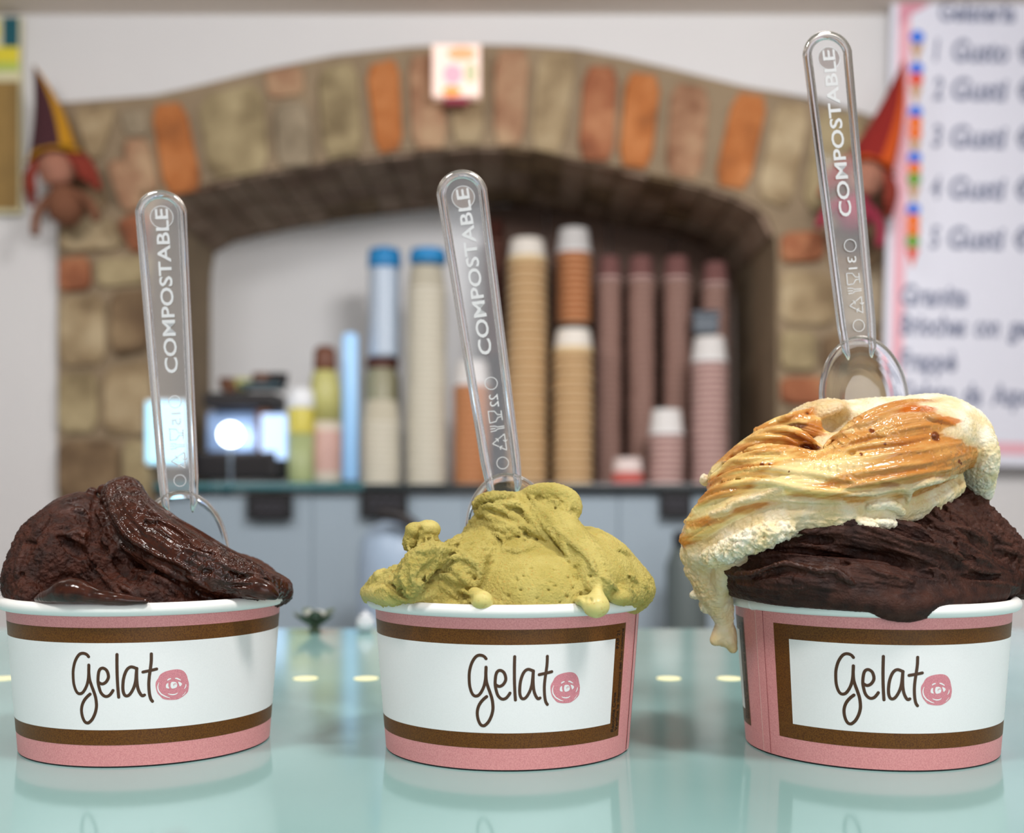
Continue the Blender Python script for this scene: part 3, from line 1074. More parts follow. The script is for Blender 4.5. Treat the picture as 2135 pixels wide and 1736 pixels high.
# hair-fine scratches and dust in the gloss
nz2 = nt.nodes.new('ShaderNodeTexNoise')
nz2.inputs['Scale'].default_value = 260
nz2.inputs['Detail'].default_value = 3
mr = nt.nodes.new('ShaderNodeMapRange')
mr.inputs[1].default_value = 0.55
mr.inputs[2].default_value = 0.8
mr.inputs[3].default_value = 0.10
mr.inputs[4].default_value = 0.17
nt.links.new(tc.outputs['Object'], nz2.inputs['Vector'])
nt.links.new(nz2.outputs['Fac'], mr.inputs[0])
nt.links.new(mr.outputs[0], bs.inputs['Roughness'])
YE = 0.716
vs, fs = box_data(0, (0.10 + YE) / 2 - 0.4, -ZF - 0.006, 3.0, YE - 0.10, 0.012, 0.0015)
mesh_obj('glass_top', vs, fs, m_glass, counter)
box('cabinet', (0, 0.0, 0.53), (2.9, 0.54, 1.04), mat('counter_white', (214, 214, 210), 0.5), counter, 0.01)
box('steel_trim', (0, 0.0, 1.068), (2.96, 0.58, 0.036), m_steel, counter, 0.003)
box('plinth', (0, 0.0, 0.03), (2.8, 0.48, 0.06), m_black, counter)
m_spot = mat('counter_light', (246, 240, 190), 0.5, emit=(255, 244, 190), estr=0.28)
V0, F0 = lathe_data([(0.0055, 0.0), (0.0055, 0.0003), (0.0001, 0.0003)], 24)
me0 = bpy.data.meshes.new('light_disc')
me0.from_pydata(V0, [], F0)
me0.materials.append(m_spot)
yd = HC * FPX / (1414.5 - YH)
for k in range(-6, 12):
    o = bpy.data.objects.new('light_disc', me0)
    COL.objects.link(o)
    o.parent = counter
    o.location = ((637 + 126.2 * k - 1067.5) / FPX * yd, yd - 0.4, -ZF)

# small things at the back edge of the counter
ft = at(655, 1312, 0.69)
fl = empty('flower_ornament', (ft.x, 0.692, 0.0003))
tag(fl, 'little grey green artificial flower at the back edge of the counter', 'ornament')
m_leaf = mat('leaf_grey_green', (92, 104, 82), 0.7, noise=0.3, nscale=200)
m_petal = mat('petal_pale', (190, 192, 186), 0.7)
lathe('stem', [(0.004, 0), (0.003, 0.002), (0.002, 0.008)], m_leaf, fl, 10)
for k in range(9):
    an = k * 2 * math.pi / 9
    L_ = 0.0125
    V = []
    for t, wv in ((0, .0015), (.4, .0042), (.8, .0034), (1, .0006)):
        for sg in (-1, 1):
            r_ = 0.002 + L_ * t
            V.append((math.cos(an) * r_ - math.sin(an) * wv * sg, math.sin(an) * r_ * 0.8 + math.cos(an) * wv * sg, 0.004 + 0.011 * t * (1 - .35 * t) + (0.003 if k % 2 else 0)))
    V += [(x, y, z_ - 0.0006) for x, y, z_ in V]
    F = [(2 * i, 2 * i + 1, 2 * i + 3, 2 * i + 2) for i in range(3)] + [(8 + 2 * i, 8 + 2 * i + 2, 8 + 2 * i + 3, 8 + 2 * i + 1) for i in range(3)]
    mesh_obj('leaf', V, F, m_leaf, fl, True)
for k in range(5):
    an = k * 2 * math.pi / 5
    lathe('petal', [(0.0005, 0.009), (0.0028, 0.010), (0.0030, 0.012), (0.0006, 0.0135)], m_petal, fl, 8, c=(math.cos(an) * .0042, math.sin(an) * .0036, 0))
pt = at(762, 1310, 0.695)
pb = empty('white_pot', (pt.x, 0.695, 0.0003))
tag(pb, 'tiny white round pot behind the pistachio cup near the counter edge', 'pot')
lathe('body', [(0.003, 0), (0.005, 0.0015), (0.0058, 0.005), (0.0052, 0.008), (0.0046, 0.0085), (0.004, 0.006)], mat('pot_white', (222, 224, 230), 0.4), pb, 18)
lathe('lid', [(0.0047, 0.0085), (0.0035, 0.0105), (0.001, 0.0115), (0.0008, 0.013)], mat('pot_white', (222, 224, 230), 0.4), pb, 18)
# ------------------------------------------------------------------ the three paper cups
CUPS = [(-0.1215, 0.3728), (-0.0015, 0.3682), (0.1175, 0.3678)]
CR0, CK = 0.0398, (0.0432 - 0.0398) / 0.0446
RIMR, RIMZ, RIMT = 0.0440, 0.0472, 0.0020
ST = {'g1': [(-8.47, 32.45), (-8.94, 33.04), (-9.64, 33.38), (-10.47, 33.43), (-11.31, 33.05), (-12.17, 32.0), (-12.93, 30.41), (-13.46, 28.24), (-13.56, 26.07), (-13.44, 24.16), (-12.98, 22.49), (-12.38, 21.56), (-11.65, 21.3), (-10.79, 21.62), (-9.92, 22.72), (-9.18, 24.3), (-8.74, 26.23), (-8.58, 28.15)],
      'g2': [(-8.5, 29.94), (-8.52, 29.11), (-8.58, 27.91), (-8.44, 25.76), (-7.98, 24.09), (-7.4, 22.43), (-6.83, 20.52), (-6.6, 18.6), (-6.66, 17.16), (-7.11, 15.47), (-7.98, 13.77), (-8.97, 12.77), (-9.59, 12.56), (-10.33, 12.85), (-10.93, 13.91), (-11.27, 15.34), (-11.29, 16.79), (-10.9, 18.25), (-10.22, 19.47), (-9.35, 20.46), (-8.42, 21.25)],
      'e': [(-5.91, 24.97), (-5.25, 24.5), (-4.54, 24.34), (-3.6, 24.87), (-2.89, 26.07), (-2.89, 27.26), (-3.36, 28.45), (-4.29, 29.05), (-5.11, 28.8), (-5.58, 27.96), (-5.83, 26.52), (-5.89, 24.85), (-5.61, 23.18), (-5.15, 21.74), (-4.32, 20.79), (-3.49, 20.56), (-2.66, 20.92), (-1.95, 21.76), (-1.6, 22.35)],
      'l': [(-0.27, 33.1), (-0.33, 29.88), (-0.31, 26.29), (-0.18, 22.94), (0.0, 20.3)],
      'a': [(5.22, 28.7), (4.38, 29.13), (3.55, 29.29), (2.73, 28.83), (2.03, 27.7), (1.46, 25.79), (1.24, 23.64), (1.32, 21.97), (1.74, 20.88), (2.46, 20.62), (3.29, 21.21), (4.23, 22.86), (4.8, 24.76), (5.01, 26.67), (5.17, 28.7)],
      'a2': [(5.17, 28.82), (5.14, 26.19), (5.3, 23.79), (5.69, 22.09), (6.32, 20.87), (6.82, 20.49), (7.31, 20.71)],
      't': [(9.24, 32.99), (9.22, 30.84), (8.98, 28.45), (8.67, 26.06), (8.55, 23.66), (8.71, 21.25), (9.07, 19.55), (9.6, 18.68)],
      't2': [(6.92, 27.64), (8.26, 27.88), (9.61, 28.13), (10.72, 28.37)]}
RO = {'out': [(16.46, 27.9), (17.56, 27.71), (18.62, 27.11), (19.46, 25.92), (19.89, 24.47), (20.23, 23.09), (20.13, 21.6), (19.83, 20.58), (18.63, 19.57), (17.11, 18.8), (15.67, 18.69), (14.18, 18.8), (12.7, 19.2), (11.8, 20.07), (11.06, 21.0), (10.64, 22.14), (10.44, 23.48), (10.57, 24.51), (11.16, 25.51), (11.75, 26.59), (12.91, 27.34), (14.26, 27.71), (15.31, 27.86)],
      'w1': [(11.43, 24.31), (11.14, 23.44), (11.09, 22.7), (11.35, 21.73), (12.09, 20.72), (13.08, 20.06), (13.9, 19.64), (14.65, 19.43)],
      'w2': [(14.02, 20.74), (14.77, 20.43), (15.61, 20.3), (16.36, 20.42), (16.93, 20.79)],
      'w3': [(19.29, 23.25), (19.24, 22.51), (18.79, 21.72)], 'w4': [(19.36, 21.0), (18.78, 20.15), (18.19, 19.75)],
      'w5': [(13.72, 24.7), (14.27, 25.07), (14.92, 25.22)], 'w6': [(15.99, 25.22), (16.66, 25.09), (17.79, 24.49)],
      'p1': [(14.07, 23.93), (13.52, 23.6), (13.38, 22.86), (13.64, 22.4), (14.37, 22.28), (14.11, 22.97)],
      'p2': [(16.96, 24.1), (17.74, 23.82), (18.11, 23.27), (17.54, 22.64), (17.16, 23.42)],
      'p3': [(14.96, 24.1), (15.62, 24.2), (16.29, 24.0), (16.65, 23.46), (16.68, 22.86), (16.36, 22.36), (15.28, 22.14), (14.85, 22.62), (14.74, 23.37)],
      's1': [(16.57, 23.39), (16.06, 23.58), (15.65, 23.38), (15.75, 22.93)]}
RM = 0.0415


def paper(name, rgb, dark, rough=0.42, scale=2600):
    """coated paper with the fine printing screen of the photograph"""
    m = bpy.data.materials.new(name)
    m.use_nodes = True
    nt = m.node_tree
    b_ = nt.nodes['Principled BSDF']
    b_.inputs['Roughness'].default_value = rough
    b_.inputs['Specular IOR Level'].default_value = 0.35
    tc = nt.nodes.new('ShaderNodeTexCoord')
    n1 = nt.nodes.new('ShaderNodeTexNoise')
    n1.inputs['Scale'].default_value = scale
    n1.inputs['Detail'].default_value = 1
    mx = nt.nodes.new('ShaderNodeMix')
    mx.data_type = 'RGBA'
    mx.inputs[6].default_value = srgb(*dark)
    mx.inputs[7].default_value = srgb(*rgb)
    rmp = nt.nodes.new('ShaderNodeMapRange')
    rmp.inputs[1].default_value = 0.35
    rmp.inputs[2].default_value = 0.62
    nt.links.new(tc.outputs['Object'], n1.inputs['Vector'])
    nt.links.new(n1.outputs['Fac'], rmp.inputs[0])
    nt.links.new(rmp.outputs[0], mx.inputs[0])
    nt.links.new(mx.outputs[2], b_.inputs['Base Color'])
    return m


m_pink = paper('paper_print_pink', (234, 158, 158), (220, 140, 142))
m_brown = paper('paper_print_brown', (112, 68, 14), (86, 46, 6))
m_white = paper('paper_print_white', (246, 243, 244), (243, 240, 241), 0.38)
m_rim = mat('cup_rim_white', (244, 244, 242), 0.4)
m_word = mat('print_word_brown', (76, 48, 28), 0.5)
m_rose = paper('print_rose_pink', (226, 146, 156), (206, 124, 136), 0.5, 4200)
m_small = mat('print_small_black', (24, 10, 6), 0.5)
m_edge = mat('paper_cut_edge', (244, 206, 200), 0.7)


def cone_pt(s, z, off):
    """s, z in millimetres along the cup wall -> local point; s = 0 is theta 0"""
    th = s / (RM * 1000)
    zz_ = z / 1000
    r = CR0 + CK * zz_ + off
    return (r * math.sin(th), -r * math.cos(th), zz_)


def cone_patch(name, th0, th1, z0, z1, off, material, parent, n=None):
    n = n or max(2, int(abs(th1 - th0) / R(2.0)))
    V, F = [], []
    for j in (0, 1):
        for i in range(n + 1):
            th = th0 + (th1 - th0) * i / n
            zz_ = (z0, z1)[j]
            r = CR0 + CK * zz_ + off
            V.append((r * math.sin(th), -r * math.cos(th), zz_))
    for i in range(n):
        F.append((i, i + 1, n + 2 + i, n + 1 + i))
    return mesh_obj(name, V, F, material, parent, True)


def cone_mesh(name, vs, fs, s0, off, material, parent, dz=0.8):
    return mesh_obj(name, [cone_pt(v[0] + s0, v[1] + dz, off) for v in vs], fs, material, parent)


def blob2d(pts, rings=7):
    P = catmull(pts, 3, closed=True)
    c = sum(P) / len(P)
    n = len(P)
    vs, fs = [], []
    for k in range(1, rings + 1):
        for p in P:
            vs.append(c + (p - c) * k / rings)
    vs.append(c)
    for k in range(rings - 1):
        for i in range(n):
            j = (i + 1) % n
            fs.append((k * n + i, (k + 1) * n + i, (k + 1) * n + j, k * n + j))
    for i in range(n):
        fs.append((i, (i + 1) % n, len(vs) - 1))
    return vs, fs


def make_cup():
    root = empty('gelato_cup')
    # wall, inner wall and recessed base
    prof = [(CR0 - 0.0012, 0.0), (CR0, 0.0002), (CR0 + CK * 0.0462, 0.0462), (CR0 + CK * 0.0462 - 0.0006, 0.0462), (CR0 + CK * 0.007 - 0.0006, 0.007), (0.0005, 0.007), (0.0005, 0.0062), (CR0 - 0.0012, 0.0062)]
    vs, fs = lathe_data(prof, 160, closed=True)
    body = mesh_obj('wall', vs, fs, m_pink, root, True)
    body.data.materials.append(m_rim)
    for p in body.data.polygons:
        c = p.center
        if math.hypot(c.x, c.y) < CR0 + CK * c.z - 0.0004 and c.z > 0.001:
            p.material_index = 1
    body.data.set_sharp_from_angle(angle=R(30))
    # rolled rim
    rp = [(RIMR + RIMT * math.cos(a_) * (1.0), RIMZ + RIMT * 0.98 * math.sin(a_)) for a_ in [2 * math.pi * i / 18 for i in range(18)]]
    rim = lathe('rolled_rim', rp, m_rim, root, 160, closed=True)
    # printed label: brown panel, white panel on it
    W = R(336.5)
    fr = cone_patch('brown_panel', 0.0, W, 0.0066, 0.0418, 0.00004, m_brown, root)
    bw = R(7.9)
    wp = cone_patch('white_panel', bw, W - bw, 0.0112, 0.0373, 0.00007, m_white, root)
    for th in (46.7, 164.0, 281.2):
        s0 = R(th) * RM * 1000
        word = []
        for k_, pts in ST.items():
            word.append(stroke2d(pts, 0.92 if k_ not in ('g2',) else 0.95, 6))
        vs, fs = merge(word)
        cone_mesh('word_gelato', vs, fs, s0, 0.00011, m_word, root)
        ro = cone_mesh('rose_print', *blob2d(RO['out']), s0, 0.00010, m_rose, root)
        wl = []
        for k_, wdt in (('w1', .38), ('w2', .36), ('w3', .30), ('w4', .16), ('w5', .42), ('w6', .42)):
            wl.append(stroke2d(RO[k_], wdt, 6, taper=True))
        for k_ in ('p1', 'p2', 'p3'):
            wl.append(blob2d(RO[k_], 3))
        vs, fs = merge(wl)
        cone_mesh('petal_lines', vs, fs, s0, 0.00013, m_white, ro)
        vs, fs = stroke2d(RO['s1'], 0.20, 6, taper=True)
        cone_mesh('spiral_line', vs, fs, s0, 0.00016, m_rose, ro)
    # small recycling print along the right end of the brown panel
    sR = (336.5 - 7.9) * math.pi / 180 * RM * 1000

    def side_text(body, z0, z1, s_base, cap):
        vs, fs = text2d(body, 1.0, bold=0.012)
        xs = [p[0] for p in vs]
        k_ = (z1 - z0) / (max(xs) - min(xs))
        kk = cap / 0.70
        cone_mesh('recycling_print', [(s_base - p[1] * kk, z0 + (p[0] - min(xs)) * k_) for p in vs], fs, 0, 0.00011, m_small, root, 0)

    side_text('Raccolta Carta', 8.4, 20.6, sR + 2.3, 1.7)
    side_text('PAP 21', 34.2, 39.6, sR + 2.3, 1.7)
    side_text('Verifica le disposizioni del tuo comune', 8.4, 40.2, sR + 4.7, 1.7)
    # glued seam: overlapping flap with a pale cut edge
    sm = R(336.5 + 12.2)
    cone_patch('seam_flap', sm, sm + R(5.0), 0.0003, 0.0455, 0.00022, m_pink, root)
    cone_patch('seam_edge', sm - R(0.22), sm + R(0.10), 0.0003, 0.0455, 0.00024, m_edge, root, 2)
    # little lap joint in the rolled rim
    V, F = [], []
    n, mseg = 4, 14
    for i in range(n + 1):
        th = sm + R(-1.0) + R(2.4) * i / n
        rr = RIMT * (1.02 + 0.10 * (1 if 0 < i < n else 0))
        for k in range(mseg):
            a_ = 2 * math.pi * k / mseg
            q = RIMR + rr * math.cos(a_)
            V.append((q * math.sin(th), -q * math.cos(th), RIMZ + rr * 0.98 * math.sin(a_)))
    for i in range(n):
        for k in range(mseg):
            l = (k + 1) % mseg
            F.append((i * mseg + k, i * mseg + l, (i + 1) * mseg + l, (i + 1) * mseg + k))
    mesh_obj('rim_joint', V, F, m_rim, root, True)
    return root


cup0 = make_cup()
ROT = [-157.35, -277.75, -58.65]
LAB = ['pink paper cup with brown striped label holding the dark chocolate gelato, leftmost',
       'pink paper cup with recycling print at its right edge, holding the green pistachio gelato',
       'pink paper cup with its seam showing, holding the caramel and chocolate serving, rightmost']
for i in range(3):
    o = cup0 if i == 0 else copy_tree(cup0)
    o.location = (CUPS[i][0], CUPS[i][1], 0.0003)
    o.rotation_euler = (0, 0, R(ROT[i]))
    tag(o, LAB[i], 'cup', 'gelato cups on the counter')
# ------------------------------------------------------------------ gelato: implicit blobs, folds and strings, meshed once
PERM = np.random.RandomState(3).permutation(256).astype(np.int32)
PERM = np.concatenate([PERM, PERM, PERM])
GR = np.array([(1, 1, 0), (-1, 1, 0), (1, -1, 0), (-1, -1, 0), (1, 0, 1), (-1, 0, 1), (1, 0, -1), (-1, 0, -1), (0, 1, 1), (0, -1, 1), (0, 1, -1), (0, -1, -1), (1, 1, 0), (-1, 1, 0), (0, -1, 1), (0, -1, -1)], np.float32)


def perlin(p):
    p = np.asarray(p, np.float32)
    i = np.floor(p).astype(np.int32)
    f = p - i
    i &= 255
    u = f * f * f * (f * (f * 6 - 15) + 10)
    res = np.zeros(len(p), np.float32)
    for dx in (0, 1):
        for dy in (0, 1):
            for dz in (0, 1):
                h_ = PERM[PERM[PERM[(i[:, 0] + dx) & 255] + ((i[:, 1] + dy) & 255)] + ((i[:, 2] + dz) & 255)] & 15
                g = GR[h_]
                d = g[:, 0] * (f[:, 0] - dx) + g[:, 1] * (f[:, 1] - dy) + g[:, 2] * (f[:, 2] - dz)
                wt = (u[:, 0] if dx else 1 - u[:, 0]) * (u[:, 1] if dy else 1 - u[:, 1]) * (u[:, 2] if dz else 1 - u[:, 2])
                res += wt * d
    return res


def fbm(p, octv=3, gain=0.5, billow=False):
    s, a = 0, 1.0
    q = np.asarray(p, np.float32)
    for _ in range(octv):
        n = perlin(q)
        s = s + a * (np.abs(n) * 2 - 0.5 if billow else n)
        q = q * 2.03 + 17.3
        a *= gain
    return s


def worley(p):
    p = np.asarray(p, np.float32)
    i = np.floor(p).astype(np.int32)
    f = p - i
    best = np.full(len(p), 9.0, np.float32)
    for dx in (-1, 0, 1):
        for dy in (-1, 0, 1):
            for dz in (-1, 0, 1):
                h_ = PERM[PERM[PERM[(i[:, 0] + dx) & 255] + ((i[:, 1] + dy) & 255)] + ((i[:, 2] + dz) & 255)]
                ox = PERM[h_ + 11] / 255.0 + dx - f[:, 0]
                oy = PERM[h_ + 57] / 255.0 + dy - f[:, 1]
                oz_ = PERM[h_ + 101] / 255.0 + dz - f[:, 2]
                best = np.minimum(best, ox * ox + oy * oy + oz_ * oz_)
    return np.sqrt(best)


def crumb(p):
    """rounded grains with dark gaps, 0..1"""
    return np.clip(1.0 - worley(p + 0.35 * perlin(p * 0.7)[:, None]) ** 2 * 1.5, -0.6, 1)


def subdivide(V, Q):
    """one Catmull-Clark step on a quad mesh"""
    n, m = len(V), len(Q)
    fp = V[Q].mean(1)
    E_ = np.concatenate([np.stack([Q[:, k], Q[:, (k + 1) % 4]], 1) for k in range(4)])
    Es = np.sort(E_, 1)
    key, inv = np.unique(Es[:, 0].astype(np.int64) * n + Es[:, 1], return_inverse=True)
    ea, eb = (key // n).astype(np.int32), (key % n).astype(np.int32)
    ne = len(key)
    fi = np.tile(np.arange(m), 4)
    cnt = np.bincount(inv, minlength=ne)
    fsum = np.stack([np.bincount(inv, weights=fp[fi, j], minlength=ne) for j in range(3)], 1)
    mid = (V[ea] + V[eb]) / 2
    ep = np.where((cnt == 2)[:, None], (mid * 2 + fsum) / 4, mid)
    val = np.bincount(np.concatenate([ea, eb]), minlength=n)
    msum = np.stack([np.bincount(np.concatenate([ea, eb]), weights=np.concatenate([mid[:, j], mid[:, j]]), minlength=n) for j in range(3)], 1)
    fcn = np.bincount(Q.ravel(), minlength=n)
    fs_ = np.stack([np.bincount(Q.T.ravel(), weights=np.tile(fp[:, j], 4), minlength=n) for j in range(3)], 1)
    nn = np.maximum(val, 1)[:, None]
    Vn = (fs_ / np.maximum(fcn, 1)[:, None] + 2 * msum / nn + (nn - 3) * V) / nn
    bd = np.zeros(n, bool)
    bd[ea[cnt == 1]] = True
    bd[eb[cnt == 1]] = True
    Vn[bd] = V[bd]
    e4 = [n + m + inv[k * m:(k + 1) * m] for k in range(4)]
    fc = n + np.arange(m)
    quads = np.concatenate([np.stack([Q[:, k], e4[k], fc, e4[(k + 3) % 4]], 1) for k in range(4)])
    return np.concatenate([Vn, fp, ep]).astype(np.float32), quads.astype(np.int32)


class Ell:
    def __init__(self, c, r, rot=0.0, k=3.0, **st):
        """centre (u, v, dy), radii mm (x, y, z), roll in the picture plane (deg, + raises the right end)"""
        self.c0, self.r, self.rot, self.k, self.st = c, np.array(r, np.float32), R(rot), k, st

    def prep(self, L):
        self.c = np.array(L(*self.c0), np.float32)
        m = max(self.r)
        self.lo, self.hi = self.c - m, self.c + m
        ca, sa = math.cos(self.rot), math.sin(self.rot)
        self.M = np.array([[ca, 0, sa], [0, 1, 0], [-sa, 0, ca]], np.float32)

    def dist(self, P):
        q = (P - self.c) @ self.M.T
        k0 = np.sqrt(((q / self.r) ** 2).sum(-1))
        k1 = np.sqrt(((q / (self.r ** 2)) ** 2).sum(-1)) + 1e-6
        return k0 * (k0 - 1) / k1

    def local(self, P):
        d = self.st.get('dir')
        q = P - self.c
        if d is not None:
            d = np.array(d, np.float32)
            d = d / np.linalg.norm(d)
            al = q @ d
            return q - np.outer(al, d), al
        return q, np.zeros(len(P), np.float32)


class Chain:
    def __init__(self, pts, radii, k=2.0, flat=None, per=5, **st):
        self.p0, self.r0, self.k, self.flat, self.per, self.st = pts, radii, k, flat, per, st

    def prep(self, L):
        P = [np.array(L(*p)) for p in self.p0]
        Q = [np.append(p, r_) for p, r_ in zip(P, self.r0)]
        Q = np.array(catmull(Q, self.per) if len(Q) > 2 else Q, np.float32)
        self.P, self.r = Q[:, :3], np.maximum(Q[:, 3], 0.2)
        self.T = np.eye(3, dtype=np.float32)
        if self.flat:
            n = np.array(self.flat[0], np.float32)
            n /= np.linalg.norm(n)
            self.T = np.eye(3, dtype=np.float32) + (1 / self.flat[1] - 1) * np.outer(n, n).astype(np.float32)
        m = float(self.r.max())
        self.lo, self.hi = self.P.min(0) - m, self.P.max(0) + m
        seg = np.linalg.norm(np.diff(self.P, axis=0), axis=1)
        self.s = np.concatenate([[0], np.cumsum(seg)]).astype(np.float32)

    def full(self, P):
        Pt = P @ self.T.T
        A = self.P @ self.T.T
        best = np.full(len(P), 1e9, np.float32)
        bq = np.zeros_like(P)
        bs = np.zeros(len(P), np.float32)
        for i in range(len(A) - 1):
            ab = A[i + 1] - A[i]
            t = np.clip(((Pt - A[i]) @ ab) / (ab @ ab + 1e-9), 0, 1)
            q = Pt - A[i] - t[:, None] * ab
            d = np.sqrt((q * q).sum(-1)) - (self.r[i] + t * (self.r[i + 1] - self.r[i]))
            m_ = d < best
            best[m_] = d[m_]
            bq[m_] = q[m_]
            bs[m_] = self.s[i] + t[m_] * (self.s[i + 1] - self.s[i])
        return best, bq, bs

    def dist(self, P):
        return self.full(P)[0]

    def local(self, P):
        _, q, s = self.full(P)
        return q, s


def surface_nets(Fv, org, h):
    nx, ny, nz = Fv.shape
    s = Fv < 0
    c = s[:-1, :-1, :-1].astype(np.int8)
    tot = np.zeros_like(c)
    for dx in (0, 1):
        for dy in (0, 1):
            for dz in (0, 1):
                tot += s[dx:nx - 1 + dx, dy:ny - 1 + dy, dz:nz - 1 + dz]
    mask = (tot > 0) & (tot < 8)
    idx = np.argwhere(mask)
    vid = np.full(mask.shape, -1, np.int32)
    vid[mask] = np.arange(len(idx))
    acc = np.zeros((len(idx), 3), np.float32)
    cnt = np.zeros(len(idx), np.float32)
    cor = {}
    for dx in (0, 1):
        for dy in (0, 1):
            for dz in (0, 1):
                cor[(dx, dy, dz)] = Fv[idx[:, 0] + dx, idx[:, 1] + dy, idx[:, 2] + dz]
    for a in cor:
        for ax in range(3):
            if a[ax] == 0:
                b_ = list(a)
                b_[ax] = 1
                b_ = tuple(b_)
                fa, fb = cor[a], cor[b_]
                m_ = (fa < 0) != (fb < 0)
                t = np.where(m_, fa / (fa - fb + 1e-12), 0)
                pos = np.tile(np.array(a, np.float32), (len(idx), 1))
                pos[:, ax] = t
                acc[m_] += pos[m_]
                cnt[m_] += 1
    V = (idx + acc / cnt[:, None]) * h + org
    faces = []
    for ax in range(3):
        o1, o2 = (ax + 1) % 3, (ax + 2) % 3
        sl0, sl1 = [slice(1, -1)] * 3, [slice(1, -1)] * 3
        sl0[ax], sl1[ax] = slice(0, -1), slice(1, None)
        d = s[tuple(sl0)] != s[tuple(sl1)]
        e = np.argwhere(d)
        off = np.ones(3, int)
        off[ax] = 0
        e = e + off
        inside = s[e[:, 0], e[:, 1], e[:, 2]]
        g = []
        for a_, b_ in ((0, 0), (1, 0), (1, 1), (0, 1)):
            q = e.copy()
            q[:, o1] -= a_
            q[:, o2] -= b_
            g.append(vid[q[:, 0], q[:, 1], q[:, 2]])
        f = np.stack(g, 1)
        f[~inside] = f[~inside][:, ::-1]
        faces.append(f)
    Fq = np.concatenate(faces)
    return V, Fq[(Fq >= 0).all(1)]


def build_gelato(name, ci, prims, subs, material, color_fn, voxel=0.56, seed=0.0, ridges=(), grooves=(), rstyle=None, rmul=1.0, rlift=0.45):
    Xc, Yc = CUPS[ci]

    def L(u, v, dy):
        p = at(u, v, Yc + dy / 1000)
        return ((p.x - Xc) * 1000, dy, p.z * 1000)

    for p in prims + subs:
        p.prep(L)
    lo = np.min([p.lo for p in prims], 0) - 2.5
    hi = np.max([p.hi for p in prims], 0) + 2.5
    n = np.ceil((hi - lo) / voxel).astype(int) + 1
    Fv = np.full(n, 8.0, np.float32)

    def region(p, mg):
        a = np.clip(np.floor((p.lo - mg - lo) / voxel).astype(int), 0, n)
        b_ = np.clip(np.ceil((p.hi + mg - lo) / voxel).astype(int), 0, n)
        ax = [lo[k] + voxel * np.arange(a[k], b_[k]) for k in range(3)]
        G = np.stack(np.meshgrid(*ax, indexing='ij'), -1).astype(np.float32)
        return (slice(a[0], b_[0]), slice(a[1], b_[1]), slice(a[2], b_[2])), G

    def chain_grid(p, G):
        """distance to a chain on a grid, segment by segment in small windows"""
        sh = G.shape[:3]
        D = np.full(sh, 1e3, np.float32)
        o0 = G[0, 0, 0]
        A = p.P
        mg = p.k + 2.0
        for i in range(len(A) - 1):
            rr = max(p.r[i], p.r[i + 1]) + mg
            a = np.clip(np.floor((np.minimum(A[i], A[i + 1]) - rr - o0) / voxel).astype(int), 0, sh)
            b_ = np.clip(np.ceil((np.maximum(A[i], A[i + 1]) + rr - o0) / voxel).astype(int) + 1, 0, sh)
            sl = (slice(a[0], b_[0]), slice(a[1], b_[1]), slice(a[2], b_[2]))
            g = G[sl]
            if g.size == 0:
                continue
            At = A[i:i + 2] @ p.T.T
            gt = g @ p.T.T - At[0]
            ab = At[1] - At[0]
            t = np.clip((gt @ ab) / (ab @ ab + 1e-9), 0, 1)
            q = gt - t[..., None] * ab
            d = np.sqrt((q * q).sum(-1)) - (p.r[i] + t * (p.r[i + 1] - p.r[i]))
            D[sl] = np.minimum(D[sl], d)
        return D

    def surf(u, v):
        """depth (mm from the cup axis) where the line of sight first meets the surface built so far"""
        dys = np.arange(-62, 30, 0.3)
        q = np.array([L(u, v, d_) for d_ in dys])
        ii = np.clip(np.round((q - lo) / voxel).astype(int), 0, n - 1)
        val = Fv[ii[:, 0], ii[:, 1], ii[:, 2]]
        val = np.where(((q > lo) & (q < hi)).all(1), val, 8)
        w_ = np.nonzero(val < 0)[0]
        return dys[w_[0]] if len(w_) else None

    def laid(pts, r_, lift):
        """a line traced over the mound, laid on its real surface"""
        P3, rr = [], []
        rs_ = r_ if hasattr(r_, '__len__') else [r_ * (0.55 if j in (0, len(pts) - 1) else 1.0) for j in range(len(pts))]
        for (u, v), q in zip(pts, rs_):
            d_ = surf(u, v)
            if d_ is not None:
                P3.append((u, v, d_ - lift * q))
                rr.append(q)
        return P3, rr

    for p in prims:
        sl, G = region(p, p.k + 1.5)
        D = chain_grid(p, G) if isinstance(p, Chain) else p.dist(G)
        a, k = Fv[sl], p.k
        hh = np.maximum(k - np.abs(a - D), 0) / k
        Fv[sl] = np.minimum(a, D) - hh * hh * k * 0.25
    extra = []
    for rd in ridges:
        P3, rr = laid(rd[0], rd[1], rlift)
        rr = [q * rmul for q in rr]
        if len(P3) >= 2:
            c_ = Chain(P3, rr, k=rd[2].get('k', 0.45) if len(rd) > 2 else 0.45, per=4, **{**(rstyle or {}), **(rd[2] if len(rd) > 2 else {})})
        elif len(P3) == 1:
            u, v, d_ = P3[0]
            c_ = Ell((u, v, d_), (rr[0], rr[0], rr[0] * 0.9), k=0.7, **(rstyle or {}))
        else:
            continue
        c_.st.pop('k', None)
        extra.append(c_)
    cut = []
    for gr in grooves:
        P3, rr = laid(gr[0], gr[1], -0.25)
        rr = [max(0.55, q * 1.3) for q in rr]
        if len(P3) >= 2:
            cut.append(Chain(P3, rr, k=0.4, per=3))
        elif len(P3) == 1:
            u, v, d_ = P3[0]
            cut.append(Ell((u, v, d_), (rr[0], rr[0] * 1.6, rr[0] * 0.8), k=0.5))
    for p in extra:
        p.prep(L)
        sl, G = region(p, p.k + 1.5)
        if min(G.shape) == 0:
            continue
        D = chain_grid(p, G) if isinstance(p, Chain) else p.dist(G)
        a, k = Fv[sl], p.k
        hh = np.maximum(k - np.abs(a - D), 0) / k
        Fv[sl] = np.minimum(a, D) - hh * hh * k * 0.25
    for p in cut:
        p.prep(L)
